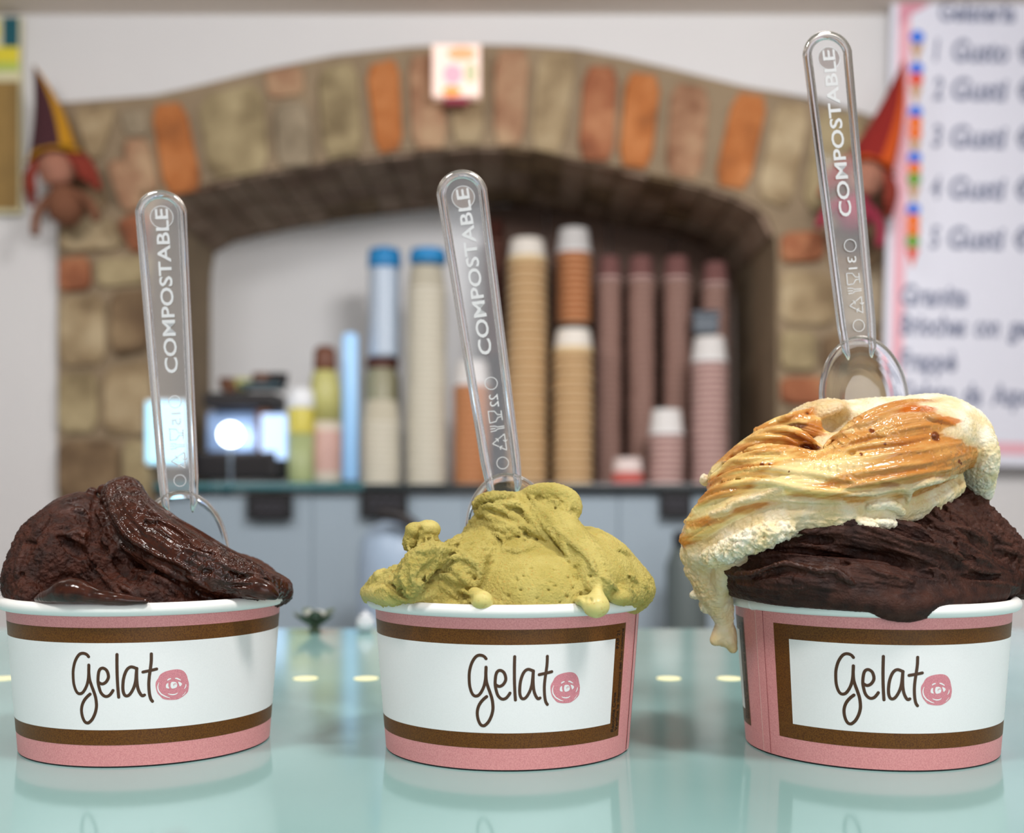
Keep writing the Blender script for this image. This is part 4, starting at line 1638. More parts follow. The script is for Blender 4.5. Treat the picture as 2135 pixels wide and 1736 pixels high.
    prims = prims + extra
    for p in subs + cut:
        sl, G = region(p, p.k + 1.5)
        if min(G.shape) == 0:
            continue
        D = -(chain_grid(p, G) if isinstance(p, Chain) else p.dist(G))
        a, k = Fv[sl], p.k
        hh = np.maximum(k - np.abs(a - D), 0) / k
        Fv[sl] = np.maximum(a, D) + hh * hh * k * 0.25
    V, Fq = surface_nets(Fv, lo, voxel)
    hid = (np.hypot(V[:, 0], V[:, 1]) < 41.0) & (V[:, 2] < 41.0)      # nothing of it below the fill line of the cup
    Fq = Fq[~hid[Fq].all(1)]
    used = np.unique(Fq)
    mp = np.zeros(len(V), np.int32)
    mp[used] = np.arange(len(used))
    V, Fq = V[used], mp[Fq]
    P, Q = subdivide(V.astype(np.float32), Fq)
    nv = len(P)
    me = bpy.data.meshes.new(name)
    me.vertices.add(nv)
    me.loops.add(len(Q) * 4)
    me.polygons.add(len(Q))
    me.loops.foreach_set('vertex_index', Q.ravel())
    me.polygons.foreach_set('loop_start', np.arange(len(Q), dtype=np.int32) * 4)
    o = bpy.data.objects.new(name, me)
    COL.objects.link(o)

    def vnormals(X):
        fn = np.cross(X[Q[:, 2]] - X[Q[:, 0]], X[Q[:, 3]] - X[Q[:, 1]])
        out = np.zeros((nv, 3), np.float32)
        for j in range(3):
            w_ = np.tile(fn[:, j], 4)
            out[:, j] = np.bincount(Q.T.ravel(), weights=w_, minlength=nv)
        return out / (np.linalg.norm(out, axis=1, keepdims=True) + 1e-12)

    N = vnormals(P)
    # region weights of the primitives
    W = np.zeros((len(prims), nv), np.float32)
    for i, p in enumerate(prims):
        m_ = ((P > p.lo - 3) & (P < p.hi + 3)).all(1)
        if m_.any():
            d = p.dist(P[m_])
            W[i, m_] = np.exp(-np.clip(d + 0.3, 0, 30) / 0.9)
    W /= W.sum(0) + 1e-9
    D = np.zeros(nv, np.float32)
    gloss = np.zeros(nv, np.float32)
    tone = np.zeros(nv, np.float32)
    for i, p in enumerate(prims):
        st = p.st
        m_ = W[i] > 0.03
        if not m_.any():
            continue
        Pm = P[m_]
        d = np.zeros(len(Pm), np.float32)
        if st.get('streak'):
            amp, fr = st['streak']
            q, al = p.local(Pm)
            lowf = st.get('low', 0.045)
            s3 = q * fr + np.outer(al, np.array([1.0, 0.63, 0.41], np.float32)) * lowf + i * 3.7 + seed
            d += amp * fbm(s3, 3, 0.55)
        if st.get('rough'):
            amp, fr = st['rough']
            d += amp * fbm(Pm * fr + i * 1.3 + seed, 4, 0.62, billow=True)
        if st.get('crumb'):
            amp, fr = st['crumb']
            d += amp * (crumb(Pm * fr + i + seed) - 0.3) + amp * 0.35 * (crumb(Pm * fr * 2.3 + 7) - 0.3)
        if st.get('groove'):
            amp, fr = st['groove']
            q, al = p.local(Pm)
            s3 = q * fr + np.outer(al, np.array([1.0, 0.63, 0.41], np.float32)) * st.get('low', 0.045) + i * 2.9 + seed
            d -= amp * np.clip(1 - np.abs(fbm(s3, 2)) * 5, 0, 1) ** 1.5
        if st.get('lump'):
            amp, fr = st['lump']
            d += amp * fbm(Pm * fr + i * 5.1 + seed, 2)
        if st.get('pore'):
            amp, fr, th = st['pore']
            nn = perlin(Pm * fr + 40 + seed) + 0.35 * perlin(Pm * fr * 0.3 + 9)
            d -= amp * np.clip((nn - th) / 0.12, 0, 1)
        D[m_] += W[i, m_] * d
        gloss[m_] += W[i, m_] * st.get('gloss', 0.3)
        tone[m_] += W[i, m_] * st.get('tone', 0.0)
    # calm everything that sits inside the cup
    inside = (np.hypot(P[:, 0], P[:, 1]) < 41.5) & (P[:, 2] < 46)
    D[inside] *= 0.1
    Pn = P + N * D[:, None]
    me.vertices.foreach_set('co', (Pn / 1000).ravel())
    me.update()
    N2 = vnormals(Pn)
    col, gl = color_fn(P, N2, D, gloss, tone, L)
    at_ = me.color_attributes.new('tint', 'FLOAT_COLOR', 'POINT')
    at_.data.foreach_set('color', np.concatenate([col, np.ones((nv, 1), np.float32)], 1).astype(np.float32).ravel())
    ga = me.attributes.new('gloss', 'FLOAT', 'POINT')
    ga.data.foreach_set('value', gl.astype(np.float32))
    me.shade_smooth()
    me.materials.append(material)
    o.location = (Xc, Yc, 0.0)
    return o


def gelato_mat(name, sss, radius, bump, bscale, rlo, rhi, spec=0.5):
    m = bpy.data.materials.new(name)
    m.use_nodes = True
    nt = m.node_tree
    b_ = nt.nodes['Principled BSDF']
    a1 = nt.nodes.new('ShaderNodeAttribute')
    a1.attribute_name = 'tint'
    a2 = nt.nodes.new('ShaderNodeAttribute')
    a2.attribute_name = 'gloss'
    mr_ = nt.nodes.new('ShaderNodeMapRange')
    mr_.inputs[3].default_value = rhi
    mr_.inputs[4].default_value = rlo
    nt.links.new(a2.outputs['Fac'], mr_.inputs[0])
    nt.links.new(mr_.outputs[0], b_.inputs['Roughness'])
    nt.links.new(a1.outputs['Color'], b_.inputs['Base Color'])
    mr2 = nt.nodes.new('ShaderNodeMapRange')
    mr2.inputs[3].default_value = spec * 0.35
    mr2.inputs[4].default_value = spec
    nt.links.new(a2.outputs['Fac'], mr2.inputs[0])
    nt.links.new(mr2.outputs[0], b_.inputs['Specular IOR Level'])
    b_.inputs['Subsurface Weight'].default_value = sss
    b_.inputs['Subsurface Radius'].default_value = radius
    b_.inputs['Subsurface Scale'].default_value = 0.0006
    tc = nt.nodes.new('ShaderNodeTexCoord')
    n1 = nt.nodes.new('ShaderNodeTexNoise')
    n1.inputs['Scale'].default_value = bscale
    n1.inputs['Detail'].default_value = 5
    n1.inputs['Roughness'].default_value = 0.65
    bp = nt.nodes.new('ShaderNodeBump')
    mr3 = nt.nodes.new('ShaderNodeMapRange')          # melted, glossy places are smooth; crumbly ones grainy
    mr3.inputs[1].default_value = 0.35
    mr3.inputs[2].default_value = 0.80
    mr3.inputs[3].default_value = bump
    mr3.inputs[4].default_value = 0.05
    nt.links.new(a2.outputs['Fac'], mr3.inputs[0])
    nt.links.new(mr3.outputs[0], bp.inputs['Strength'])
    bp.inputs['Distance'].default_value = 0.0007
    nt.links.new(tc.outputs['Object'], n1.inputs['Vector'])
    nt.links.new(n1.outputs['Fac'], bp.inputs['Height'])
    nt.links.new(bp.outputs['Normal'], b_.inputs['Normal'])
    return m


lin = lambda r, g, b_: np.array(srgb(r, g, b_)[:3], np.float32)


def mixc(a, b_, t):
    t = np.clip(t, 0, 1)[:, None]
    return a * (1 - t) + b_ * t


def Z(x0, y0, sc):
    """picture detail windows used while measuring: window pixels -> frame pixels"""
    return lambda *pts: [(x0 + x / sc, y0 + y / sc) for x, y in pts]


# --- left: dark chocolate ------------------------------------------------
RG = dict(crumb=(0.75, 0.42), rough=(0.22, 0.9), gloss=0.3)
SS = dict(streak=(0.8, 0.36), groove=(0.25, 0.5), low=0.03, gloss=0.9)
choc_l = [
    Ell((295, 1255, 0), (40.5, 40.5, 8), k=2, **RG),
    # crumbly left mass
    Ell((150, 1172, -2), (17.5, 24, 19), rot=12, k=5, **RG),
    Ell((95, 1205, -8), (11, 20, 11), k=4, **RG),
    Ell((160, 1082, 0), (11, 14, 8.5), rot=25, k=3, crumb=(0.4, 0.35), gloss=0.55),
    Ell((245, 1165, -6), (13, 18, 15), k=5, **RG),
    Ell((330, 1225, -14), (17, 22, 7), k=5, **RG),
    Ell((470, 1222, 4), (22, 28, 6), rot=-10, k=5, **RG),
    # smooth spatula stroke running down to the right
    Chain([(256, 1045, -4), (285, 1092, -15), (345, 1140, -22), (425, 1182, -25), (510, 1212, -21), (578, 1226, -8)], [7.0, 8.4, 8.6, 8.0, 6.2, 3.6], k=1.5, per=5, **SS),
    Chain([(262, 1024, 2), (316, 1078, 2), (388, 1126, 0), (470, 1172, -2), (545, 1204, -3), (590, 1222, -3)], [4.0, 4.6, 4.8, 4.6, 4.0, 2.8], k=2.0, per=5, **SS),
    Ell((260, 1025, 0), (5.6, 7, 5.0), k=3, streak=(0.3, 0.5), gloss=0.85),
    # back lump on the right
    Ell((505, 1190, 16), (13, 12, 5.5), rot=-18, k=2, crumb=(0.4, 0.5), gloss=0.4, tone=0.5),
    # tip hanging over the rim
    Chain([(556, 1214, -6), (586, 1222, -4), (599, 1233, -3), (601, 1243, -3)], [3.8, 3.0, 1.9, 1.2], k=2, gloss=0.95),
    Chain([(520, 1222, -26), (552, 1230, -27), (572, 1240, -26)], [3.6, 3.0, 1.6], k=2, gloss=0.9),
    # melted glossy lip over the front rim
    Chain([(84, 1248, -38), (115, 1240, -41), (150, 1232, -43), (200, 1243, -44.5), (255, 1250, -44.5), (303, 1253, -44)], [1.8, 3.4, 4.6, 3.0, 2.0, 1.1], k=1.6, flat=((0, 0, 1), 0.85),
          gloss=1.0, lump=(0.25, 0.15)),
    Chain([(62, 1240, -30), (34, 1226, -14), (26, 1222, 0)], [3.2, 3.2, 3.0], k=3, **RG),
    # beads along the crest
    Ell((192, 1026, -1), (1.9, 1.9, 1.8), k=0.8, gloss=0.7), Ell((217, 1021, -2), (2.3, 2.0, 2.0), k=0.8, gloss=0.7), Ell((232, 1012, 0), (1.8, 1.8, 1.8), k=0.8, gloss=0.6),
    Ell((90, 1084, 2), (2.6, 2.4, 3.2), k=1.2, gloss=0.6), Ell((78, 1107, 2), (1.8, 2, 1.6), k=1), Ell((42, 1148, 0), (2.4, 2.2, 2.0), k=1.0, **RG), Ell((36, 1172, 0), (2.3, 2.4, 2.4), k=1.0, **RG),
    Ell((58, 1132, 0), (2.7, 2.4, 2.2), k=1.0, **RG), Ell((30, 1200, 0), (2.4, 2.4, 2.0), k=1.0, **RG),
]
z1, z2 = Z(0, 980, 5.425), Z(300, 980, 5.425)
choc_l_rid = [
    (z1((1240, 190), (1235, 300), (1255, 400), (1300, 540), (1370, 650), (1470, 760), (1560, 830), (1690, 920)), 1.1, dict(gloss=0.9)),
    (z2((0, 880), (150, 960), (260, 1000), (400, 1060), (560, 1160)), 0.8, dict(gloss=0.9)), (z2((0, 720), (130, 760), (260, 850), (380, 900)), 0.7, dict(gloss=0.9)), (z2((0, 560), (100, 560), (200, 600)), 0.7, dict(gloss=0.9)),
    (z2((450, 880), (600, 920), (800, 1000), (960, 1100), (1200, 1180), (1450, 1240)), 0.8, dict(gloss=0.8)), (z2((750, 1200), (950, 1260), (1200, 1270)), 0.7, dict(gloss=0.8)), (z2((850, 1300), (1000, 1340), (1200, 1340)), 0.7, dict(gloss=0.8)),
    (z2((0, 1000), (150, 1080), (330, 1180), (480, 1260)), 1.1), (z2((0, 1150), (200, 1230), (400, 1330)), 1.0), (z2((100, 1290), (300, 1360), (420, 1420)), 1.0), (z2((500, 1210), (650, 1280), (780, 1370)), 1.0, dict(gloss=0.6)), (z2((0, 1070), (120, 1140), (260, 1220)), 0.8),
    (z1((760, 730), (880, 705), (1000, 770)), 1.3, dict(gloss=0.6)), (z1((740, 350), (850, 330), (960, 290)), 1.0, dict(gloss=0.6)), (z1((820, 470), (900, 450), (970, 500)), 1.2, dict(gloss=0.7)), (z1((980, 1080), (1100, 1130), (1230, 1270), (1330, 1380)), 1.0), (z1((880, 880), (980, 940), (1040, 1010)), 0.9),
    (z1((560, 480), (500, 600), (420, 700), (330, 810)), 1.2), (z1((280, 830), (260, 950), (210, 1080), (190, 1200)), 1.2), (z1((560, 660), (700, 640), (800, 640)), 1.0), (z1((1250, 1250), (1400, 1330), (1500, 1390)), 1.0, dict(gloss=0.6)),
    (z1((1100, 330), (1120, 430), (1100, 540)), 1.3), (z1((1010, 350), (1000, 430)), 1.1),
]
choc_l_gro = [
    (z1((1520, 460), (1640, 480), (1736, 510)), 0.7), (z2((0, 480), (100, 500), (230, 545)), 0.7), (z2((150, 590), (300, 680), (420, 760), (520, 860)), 1.2), (z1((1640, 590), (1736, 610)), 0.6), (z2((680, 1150), (740, 1140)), 1.1), (z2((540, 880), (640, 920), (800, 960)), 0.5),
    (z1((690, 760), (790, 860), (920, 930), (1010, 950)), 1.8), (z1((1000, 1000), (1090, 1150), (1180, 1310)), 1.1), (z1((1060, 540), (1080, 700), (1060, 830), (1200, 930)), 2.0), (z1((1150, 380), (1200, 560), (1260, 700), (1400, 830), (1560, 930)), 1.6), (z1((1300, 1020), (1430, 1160), (1560, 1250), (1700, 1330)), 1.6),
    (z2((0, 1090), (200, 1170), (380, 1270)), 1.0), (z2((0, 1220), (180, 1300), (330, 1400)), 1.1), (z2((530, 1330), (620, 1400)), 1.2), (z1((260, 1180), (290, 1300)), 0.9), (z1((300, 820), (400, 830)), 0.9), (z1((860, 560), (960, 640)), 0.9), (z2((930, 1090), (1100, 1180), (1400, 1250)), 0.5), (z2((1340, 1150), (1420, 1180)), 0.8),
]


def col_choc(P, N, D, gloss, tone, L):
    n = fbm(P * 0.25, 3)
    base = mixc(lin(42, 19, 12), lin(70, 34, 22), 0.5 + n * 0.9)
    base = mixc(base, lin(84, 46, 28), tone + np.clip(fbm(P * 0.9 + 5, 2) - 0.3, 0, 1) * 0.7)
    return base, gloss + 0.12 * fbm(P * 0.5 + 30, 2)


m_choc = gelato_mat('chocolate_gelato', 0.05, (1.0, 0.5, 0.35), 0.6, 1500, 0.15, 0.50, 0.42)
g1 = build_gelato('chocolate_gelato', 0, choc_l, [], m_choc, col_choc, ridges=choc_l_rid, grooves=choc_l_gro, rstyle=dict(rough=(0.25, 0.8), gloss=0.4))
tag(g1, 'glossy dark chocolate gelato mound in the left cup', 'gelato')

# --- middle: pistachio ---------------------------------------------------
PR = dict(crumb=(0.55, 0.75), rough=(0.34, 0.42), gloss=0.3)
SM = dict(rough=(0.16, 0.9), crumb=(0.12, 1.1), gloss=0.45)
pist = [
    Ell((1058, 1255, 0), (41, 41, 7), k=2, **PR),
    Ell((1085, 1205, 2), (33, 33, 16), k=6, **PR),
    Ell((1085, 1120, 2), (18, 21, 13.5), k=6, **PR),
    # smooth scraped front sloping down to the rim
    Ell((1118, 1236, -8), (24, 34.5, 17), k=2.5, **SM),
    # right flank, smooth shoulder
    Ell((1236, 1196, -2), (18, 32, 13.8), rot=-36, k=3, streak=(0.5, 0.3), dir=(0.8, 0.1, -0.6), **SM),
    Chain([(1150, 1085, -12), (1205, 1150, -25), (1246, 1215, -34)], [7, 6.0, 4.5], k=3, streak=(0.5, 0.4), **SM),
    Ell((1310, 1224, -4), (8, 22, 7), k=4, **PR),
    # left rough flank and folds
    Ell((972, 1196, -14), (14, 20, 11.5), rot=42, k=3, streak=(0.9, 0.42), dir=(0.9, 0, 0.4), **PR),
    Ell((885, 1228, -10), (17, 26, 8.5), k=4, streak=(0.9, 0.42), dir=(0.9, 0, 0.2), **PR),
    # torn flap hanging on the left
    Chain([(935, 1146, -27), (897, 1158, -34), (868, 1183, -38), (857, 1220, -40), (853, 1243, -40)], [2.6, 4.4, 4.8, 3.6, 1.0], k=0.7, flat=((0.35, 0.8, 0.3), 0.36), streak=(0.5, 0.5), rough=(0.5, 0.6), gloss=0.35),
    Chain([(848, 1180, -33), (836, 1205, -36), (829, 1228, -37)], [2.4, 2.2, 0.9], k=0.9, flat=((0.35, 0.8, 0.3), 0.5), **PR),
    # knob sticking up
    Chain([(905, 1152, -18), (892, 1128, -17), (882, 1108, -17)], [3.2, 3.4, 3.0], k=1.4, **PR),
    Ell((894, 1103, -17), (3.8, 3.8, 3.0), k=0.8, gloss=0.75, rough=(0.06, 0.8)),
    Ell((864, 1108, -17), (2.8, 3.2, 3.0), rot=40, k=1.0, crumb=(0.4, 0.5), gloss=0.5), Ell((855, 1130, -17), (2.2, 2.6, 3.0), k=0.8, **PR),
    # left edge over the rim
    Chain([(850, 1192, -22), (812, 1196, -21), (790, 1206, -18), (770, 1232, -10)], [3.2, 2.0, 2.2, 2.2], k=2.0, **PR),
    Ell((795, 1200, -20), (2.4, 2.3, 2.0), k=0.8, gloss=0.7),
    Chain([(815, 1243, -33), (795, 1240, -28), (778, 1238, -20), (766, 1238, -8), (764, 1252, -6)], [2.6, 2.6, 2.4, 2.2, 1.0], k=1.8, gloss=0.7, **{'rough': (0.15, 0.6)}),
    # rolled curl on the crown
    Chain([(1088, 1042, -4), (1112, 1028, -8), (1150, 1025, -11), (1185, 1037, -12), (1199, 1056, -13), (1200, 1072, -13)], [2.6, 2.8, 3.0, 3.0, 2.4, 1.6], k=1.2, rough=(0.15, 0.7), gloss=0.5),
    Ell((1148, 1055, -4), (7.0, 9, 5), k=2.0, **PR), Ell((1040, 1052, -4), (8.5, 10, 4.2), k=3, streak=(0.6, 0.6), dir=(0.9, 0, 0.3), **PR),
    # front lip and drips over the rim
    Chain([(990, 1240, -39), (1005, 1250, -43)], [2.4, 2.8], k=1.8, gloss=0.75), Ell((1006, 1254, -43.6), (3.0, 2.2, 2.0), k=1.8, gloss=0.7),
    Chain([(1246, 1206, -34), (1246, 1228, -38), (1244, 1250, -41), (1243, 1264, -43)], [0.9, 1.4, 2.8, 3.2], k=1.0, gloss=0.9, lump=(0.15, 0.3)),
    Ell((1243, 1263, -42.6), (4.0, 2.6, 3.2), k=1.2, gloss=0.9), Ell((1290, 1243, -33), (3.4, 3, 2.4), k=1.4, gloss=0.6), Ell((1218, 1252, -41), (3.0, 2.6, 1.6), k=1.2, rough=(0.2, 0.8), gloss=0.5),
    Chain([(1300, 1243, -31), (1330, 1234, -16), (1346, 1230, -4)], [2.6, 2.6, 2.4], k=2, **PR), Ell((1346, 1226, -3), (1.6, 2, 1.4), k=1.0, **PR),
]
za, zb = Z(750, 1000, 5.7875), Z(1050, 1000, 5.7875)
pist_rid = [
    (za((1000, 830), (1150, 860), (1300, 950), (1400, 1010), (1440, 1080), (1420, 1180)), 1.0), (za((1050, 950), (1200, 930), (1320, 960)), 0.8), (za((1560, 890), (1480, 960), (1460, 1080), (1440, 1200), (1360, 1270), (1260, 1200), (1150, 1100)), 1.0),
    (za((830, 1080), (1000, 1040), (1200, 1120), (1350, 1250)), 0.8), (za((850, 1180), (1000, 1150), (1200, 1230), (1300, 1290)), 0.8), (za((900, 1260), (1050, 1330), (1180, 1420)), 0.7), (za((1100, 1240), (1230, 1330), (1330, 1400)), 0.7),
    (za((1320, 480), (1430, 400), (1520, 400), (1600, 470), (1750, 530), (1850, 580)), 1.1, dict(gloss=0.5)), (za((1400, 300), (1500, 230), (1600, 205), (1750, 195), (1850, 195)), 1.3), (za((1450, 345), (1560, 310), (1650, 330)), 0.8),
    (za((1560, 540), (1700, 590), (1850, 650)), 1.0), (za((1620, 640), (1700, 690), (1730, 760), (1720, 880)), 0.8), (za((1740, 720), (1800, 680), (1830, 690)), 0.8), (za((1740, 860), (1800, 830), (1850, 830)), 0.8),
    (za((1100, 780), (1250, 720), (1400, 640)), 0.6), (za((1200, 800), (1350, 760), (1500, 700)), 0.6), (za((1250, 560), (1350, 500), (1420, 480)), 0.7), (za((1060, 770)), 1.3), (za((1535, 410)), 1.7), (za((1600, 350), (1700, 360), (1800, 400)), 0.8), (za((1500, 460), (1540, 520)), 0.7),
    (za((740, 690), (730, 760), (700, 840)), 0.7), (za((800, 690), (810, 800)), 0.7), (za((880, 690), (870, 780), (930, 840)), 0.7), (za((640, 720), (650, 800)), 0.7), (za((580, 790), (600, 870)), 0.7), (za((660, 880), (800, 850), (950, 830)), 0.8),
    (za((520, 1050), (500, 1150), (540, 1270), (600, 1400)), 0.7), (za((620, 1000), (620, 1120), (640, 1260)), 0.6), (za((200, 1330), (320, 1320), (420, 1400), (560, 1460)), 0.8), (za((230, 1250), (350, 1230), (430, 1240)), 0.7),
    (zb((30, 290), (130, 290), (220, 340), (300, 430), (400, 540), (480, 640), (515, 710)), 1.2, dict(gloss=0.55)), (zb((200, 200), (280, 280), (380, 390), (460, 500), (560, 600), (640, 700), (760, 890)), 1.1, dict(gloss=0.5)),
    (zb((320, 200), (420, 330), (500, 450), (600, 560), (700, 660), (820, 760), (900, 850)), 0.9), (zb((420, 330), (540, 440), (640, 540)), 0.8), (zb((150, 240), (260, 350), (350, 450)), 0.8), (zb((640, 660), (720, 790), (775, 900)), 1.0), (zb((780, 700), (860, 790), (950, 870), (1010, 950)), 0.8),
    (zb((0, 590), (100, 590), (170, 650)), 1.3, dict(gloss=0.5)), (zb((180, 540), (300, 580), (420, 650), (500, 690)), 1.0), (zb((0, 840), (120, 860), (220, 870), (330, 830), (450, 800)), 1.0), (zb((50, 440), (150, 470), (260, 520)), 0.8), (zb((0, 520), (120, 520)), 0.8),
    (zb((880, 470), (960, 510), (1060, 560), (1190, 600)), 1.1), (zb((1330, 830), (1420, 860), (1520, 900)), 0.9), (zb((1640, 1160), (1700, 1260), (1740, 1330)), 0.8), (zb((1500, 1160), (1560, 1180), (1610, 1230)), 0.9), (zb((1200, 1180), (1290, 1240), (1380, 1330)), 0.8), (zb((1400, 1280), (1480, 1310), (1560, 1360)), 0.9),
    (zb((560, 250), (640, 270), (640, 330)), 0.9), (zb((700, 230), (770, 300), (780, 380)), 0.9), (zb((820, 260), (850, 350)), 0.8), (zb((940, 880), (1040, 960), (1080, 1060), (1130, 1150)), 0.8), (zb((480, 190), (560, 210)), 0.7),
]
pist_gro = [(zb((x, y)), r_) for x, y, r_ in ((260, 650, 1.2), (245, 740, .9), (370, 770, .9), (400, 720, .7), (300, 690, 1.0), (180, 690, .6), (700, 355, .9), (625, 350, .6), (850, 790, .6), (870, 1060, .9), (780, 1000, .8), (620, 1090, .5), (455, 1160, .6), (570, 1230, .5), (620, 1285, .5), (710, 1320, .5), (760, 1410, .5), (980, 1440, .9), (1050, 1450, .7),
                                                   (930, 1380, .5), (680, 1480, .45), (790, 1185, .45), (1045, 1170, .5), (1560, 1310, .9), (1510, 1170, .7), (430, 200, .7), (240, 1170, .4), (330, 1070, .35), (60, 1410, .35), (540, 1330, .35), (400, 1430, .35), (200, 1330, .35), (840, 1310, .4), (1000, 1330, .5))]
pist_gro += [(zb((130, 1190), (165, 1215)), 0.5), (zb((850, 1165), (890, 1195)), 0.5), (zb((1350, 830), (1400, 860)), 0.8), (zb((655, 690), (710, 750)), 0.7), (zb((270, 360), (330, 420)), 0.8), (zb((380, 550), (430, 600)), 0.9), (zb((130, 360), (220, 400), (300, 480)), 0.9), (zb((560, 680), (650, 790), (720, 900)), 0.8),
             (za((730, 1160), (830, 1070), (920, 980)), 1.3), (za((750, 1190), (820, 1225)), 1.1), (za((930, 930), (1050, 940)), 1.0), (za((680, 700)), 0.9), (za((1350, 1140), (1390, 1190)), 0.8), (za((1680, 700), (1720, 800)), 0.7), (za((520, 1300), (480, 1330)), 0.9), (za((300, 1290), (420, 1290)), 0.8), (za((740, 590), (700, 660)), 0.7), (za((1250, 1380), (1350, 1430)), 0.8),
             (za((980, 1120), (1120, 1180)), 0.6), (za((950, 900), (1150, 905)), 0.6), (za((1700, 430), (1800, 460)), 0.8), (za((1500, 290), (1600, 270)), 0.6), (za((1340, 730)), 0.5), (za((1550, 700)), 0.5)]


def col_pist(P, N, D, gloss, tone, L):
    n = fbm(P * 0.12, 3)
    base = mixc(lin(190, 174, 93), lin(208, 193, 113), 0.5 + n * 0.9)
    base = mixc(base, lin(224, 212, 140), np.clip((gloss - 0.5) * 1.6, 0, 0.6))
    fl = np.clip((fbm(P * 1.3 + 11, 2) - 0.42) / 0.15, 0, 1)
    base = mixc(base, lin(198, 152, 74), fl * 0.5)
    return base, gloss


m_pist = gelato_mat('pistachio_gelato', 0.15, (1.0, 0.8, 0.3), 1.0, 1900, 0.30, 0.70, 0.4)
g2 = build_gelato('pistachio_gelato', 1, pist, [], m_pist, col_pist, seed=3.0, ridges=pist_rid, grooves=pist_gro, rstyle=dict(rough=(0.40, 0.7), gloss=0.35), rmul=1.25, rlift=0.6)
tag(g2, 'yellow green pistachio gelato with scraped ridges in the middle cup', 'gelato')

# --- right: chocolate below ----------------------------------------------
CS = dict(rough=(0.10, 0.8), gloss=0.35)
CC = dict(crumb=(0.7, 0.42), gloss=0.35, tone=0.7)
choc_r = [
    Ell((1822, 1258, 0), (41, 41, 7), k=2, **CS),
    Ell((1800, 1200, 0), (42, 36, 14), k=5, **CS),
    # lower smooth fold
    Chain([(1516, 1192, -6), (1555, 1194, -20), (1640, 1204, -32), (1760, 1214, -36.5), (1880, 1224, -36.5), (1990, 1220, -29), (2090, 1214, -14)], [4.0, 6.8, 7.6, 7.4, 7.2, 6.6, 5.4], k=1.6,
          streak=(0.7, 0.36), groove=(0.2, 0.5), low=0.03, **CS),
    # upper smooth fold
    Chain([(1570, 1162, -14), (1640, 1128, -24), (1730, 1108, -29), (1830, 1124, -31), (1920, 1152, -32), (2000, 1180, -28), (2090, 1206, -16)], [4.5, 6.5, 7.4, 7.6, 7.4, 6.2, 4.2], k=1.6,
          streak=(0.8, 0.36), groove=(0.25, 0.5), low=0.03, **CS),
    # crumbly back right
    Chain([(1966, 1044, -4), (2000, 1090, -5), (2050, 1145, -6), (2110, 1190, -5)], [7.0, 10.5, 11, 9], k=3, streak=(1.0, 0.35), low=0.06, **CC),
    Ell((1930, 1112, -8), (20, 22, 13), rot=-30, k=3, dir=(0.8, 0, -0.55), streak=(1.2, 0.35), **CC),
    Ell((1720, 1108, 4), (28, 24, 11), k=4, **CS),
    Ell((2120, 1188, 2), (8, 18, 8), k=4, **CC),
    # beads down the right slope
    Ell((2008, 1062, -8), (3.0, 2.8, 2.6), k=1.0, rough=(0.4, 0.6), gloss=0.5, tone=0.4), Ell((2026, 1078, -9), (2.0, 2, 1.8), k=0.6, gloss=0.9), Ell((2036, 1085, -9), (1.9, 1.9, 1.8), k=0.6, gloss=0.95), Ell((2058, 1103, -9), (2.6, 2.4, 2.3), k=0.6, gloss=0.95), Ell((2049, 1097, -9), (2.0, 2.0, 1.8), k=0.6, gloss=0.8),
    Ell((2085, 1126, -8), (2.8, 2.6, 2.4), k=1.0, rough=(0.5, 0.6), gloss=0.5, tone=0.4), Ell((2112, 1138, -6), (3.0, 2.6, 2.6), k=1.0, rough=(0.5, 0.6), gloss=0.4, tone=0.4),
    # lip over the front rim
    Chain([(1535, 1226, -14), (1620, 1236, -30), (1740, 1247, -40), (1850, 1256, -43), (1892, 1262, -44), (1935, 1256, -42.5), (2010, 1244, -35), (2085, 1232, -23)], [3.0, 3.4, 3.4, 3.6, 3.4, 3.4, 3.4, 3.0], k=2.4, **CS),
    Ell((1884, 1273, -44.0), (8.0, 2.4, 3.2), k=2.6, **CS), Ell((1985, 1262, -39.5), (2.6, 2.0, 1.8), k=1.4, **CS),
]
zc, zd = Z(1755, 1000, 5.426), Z(1400, 1040, 5.105)
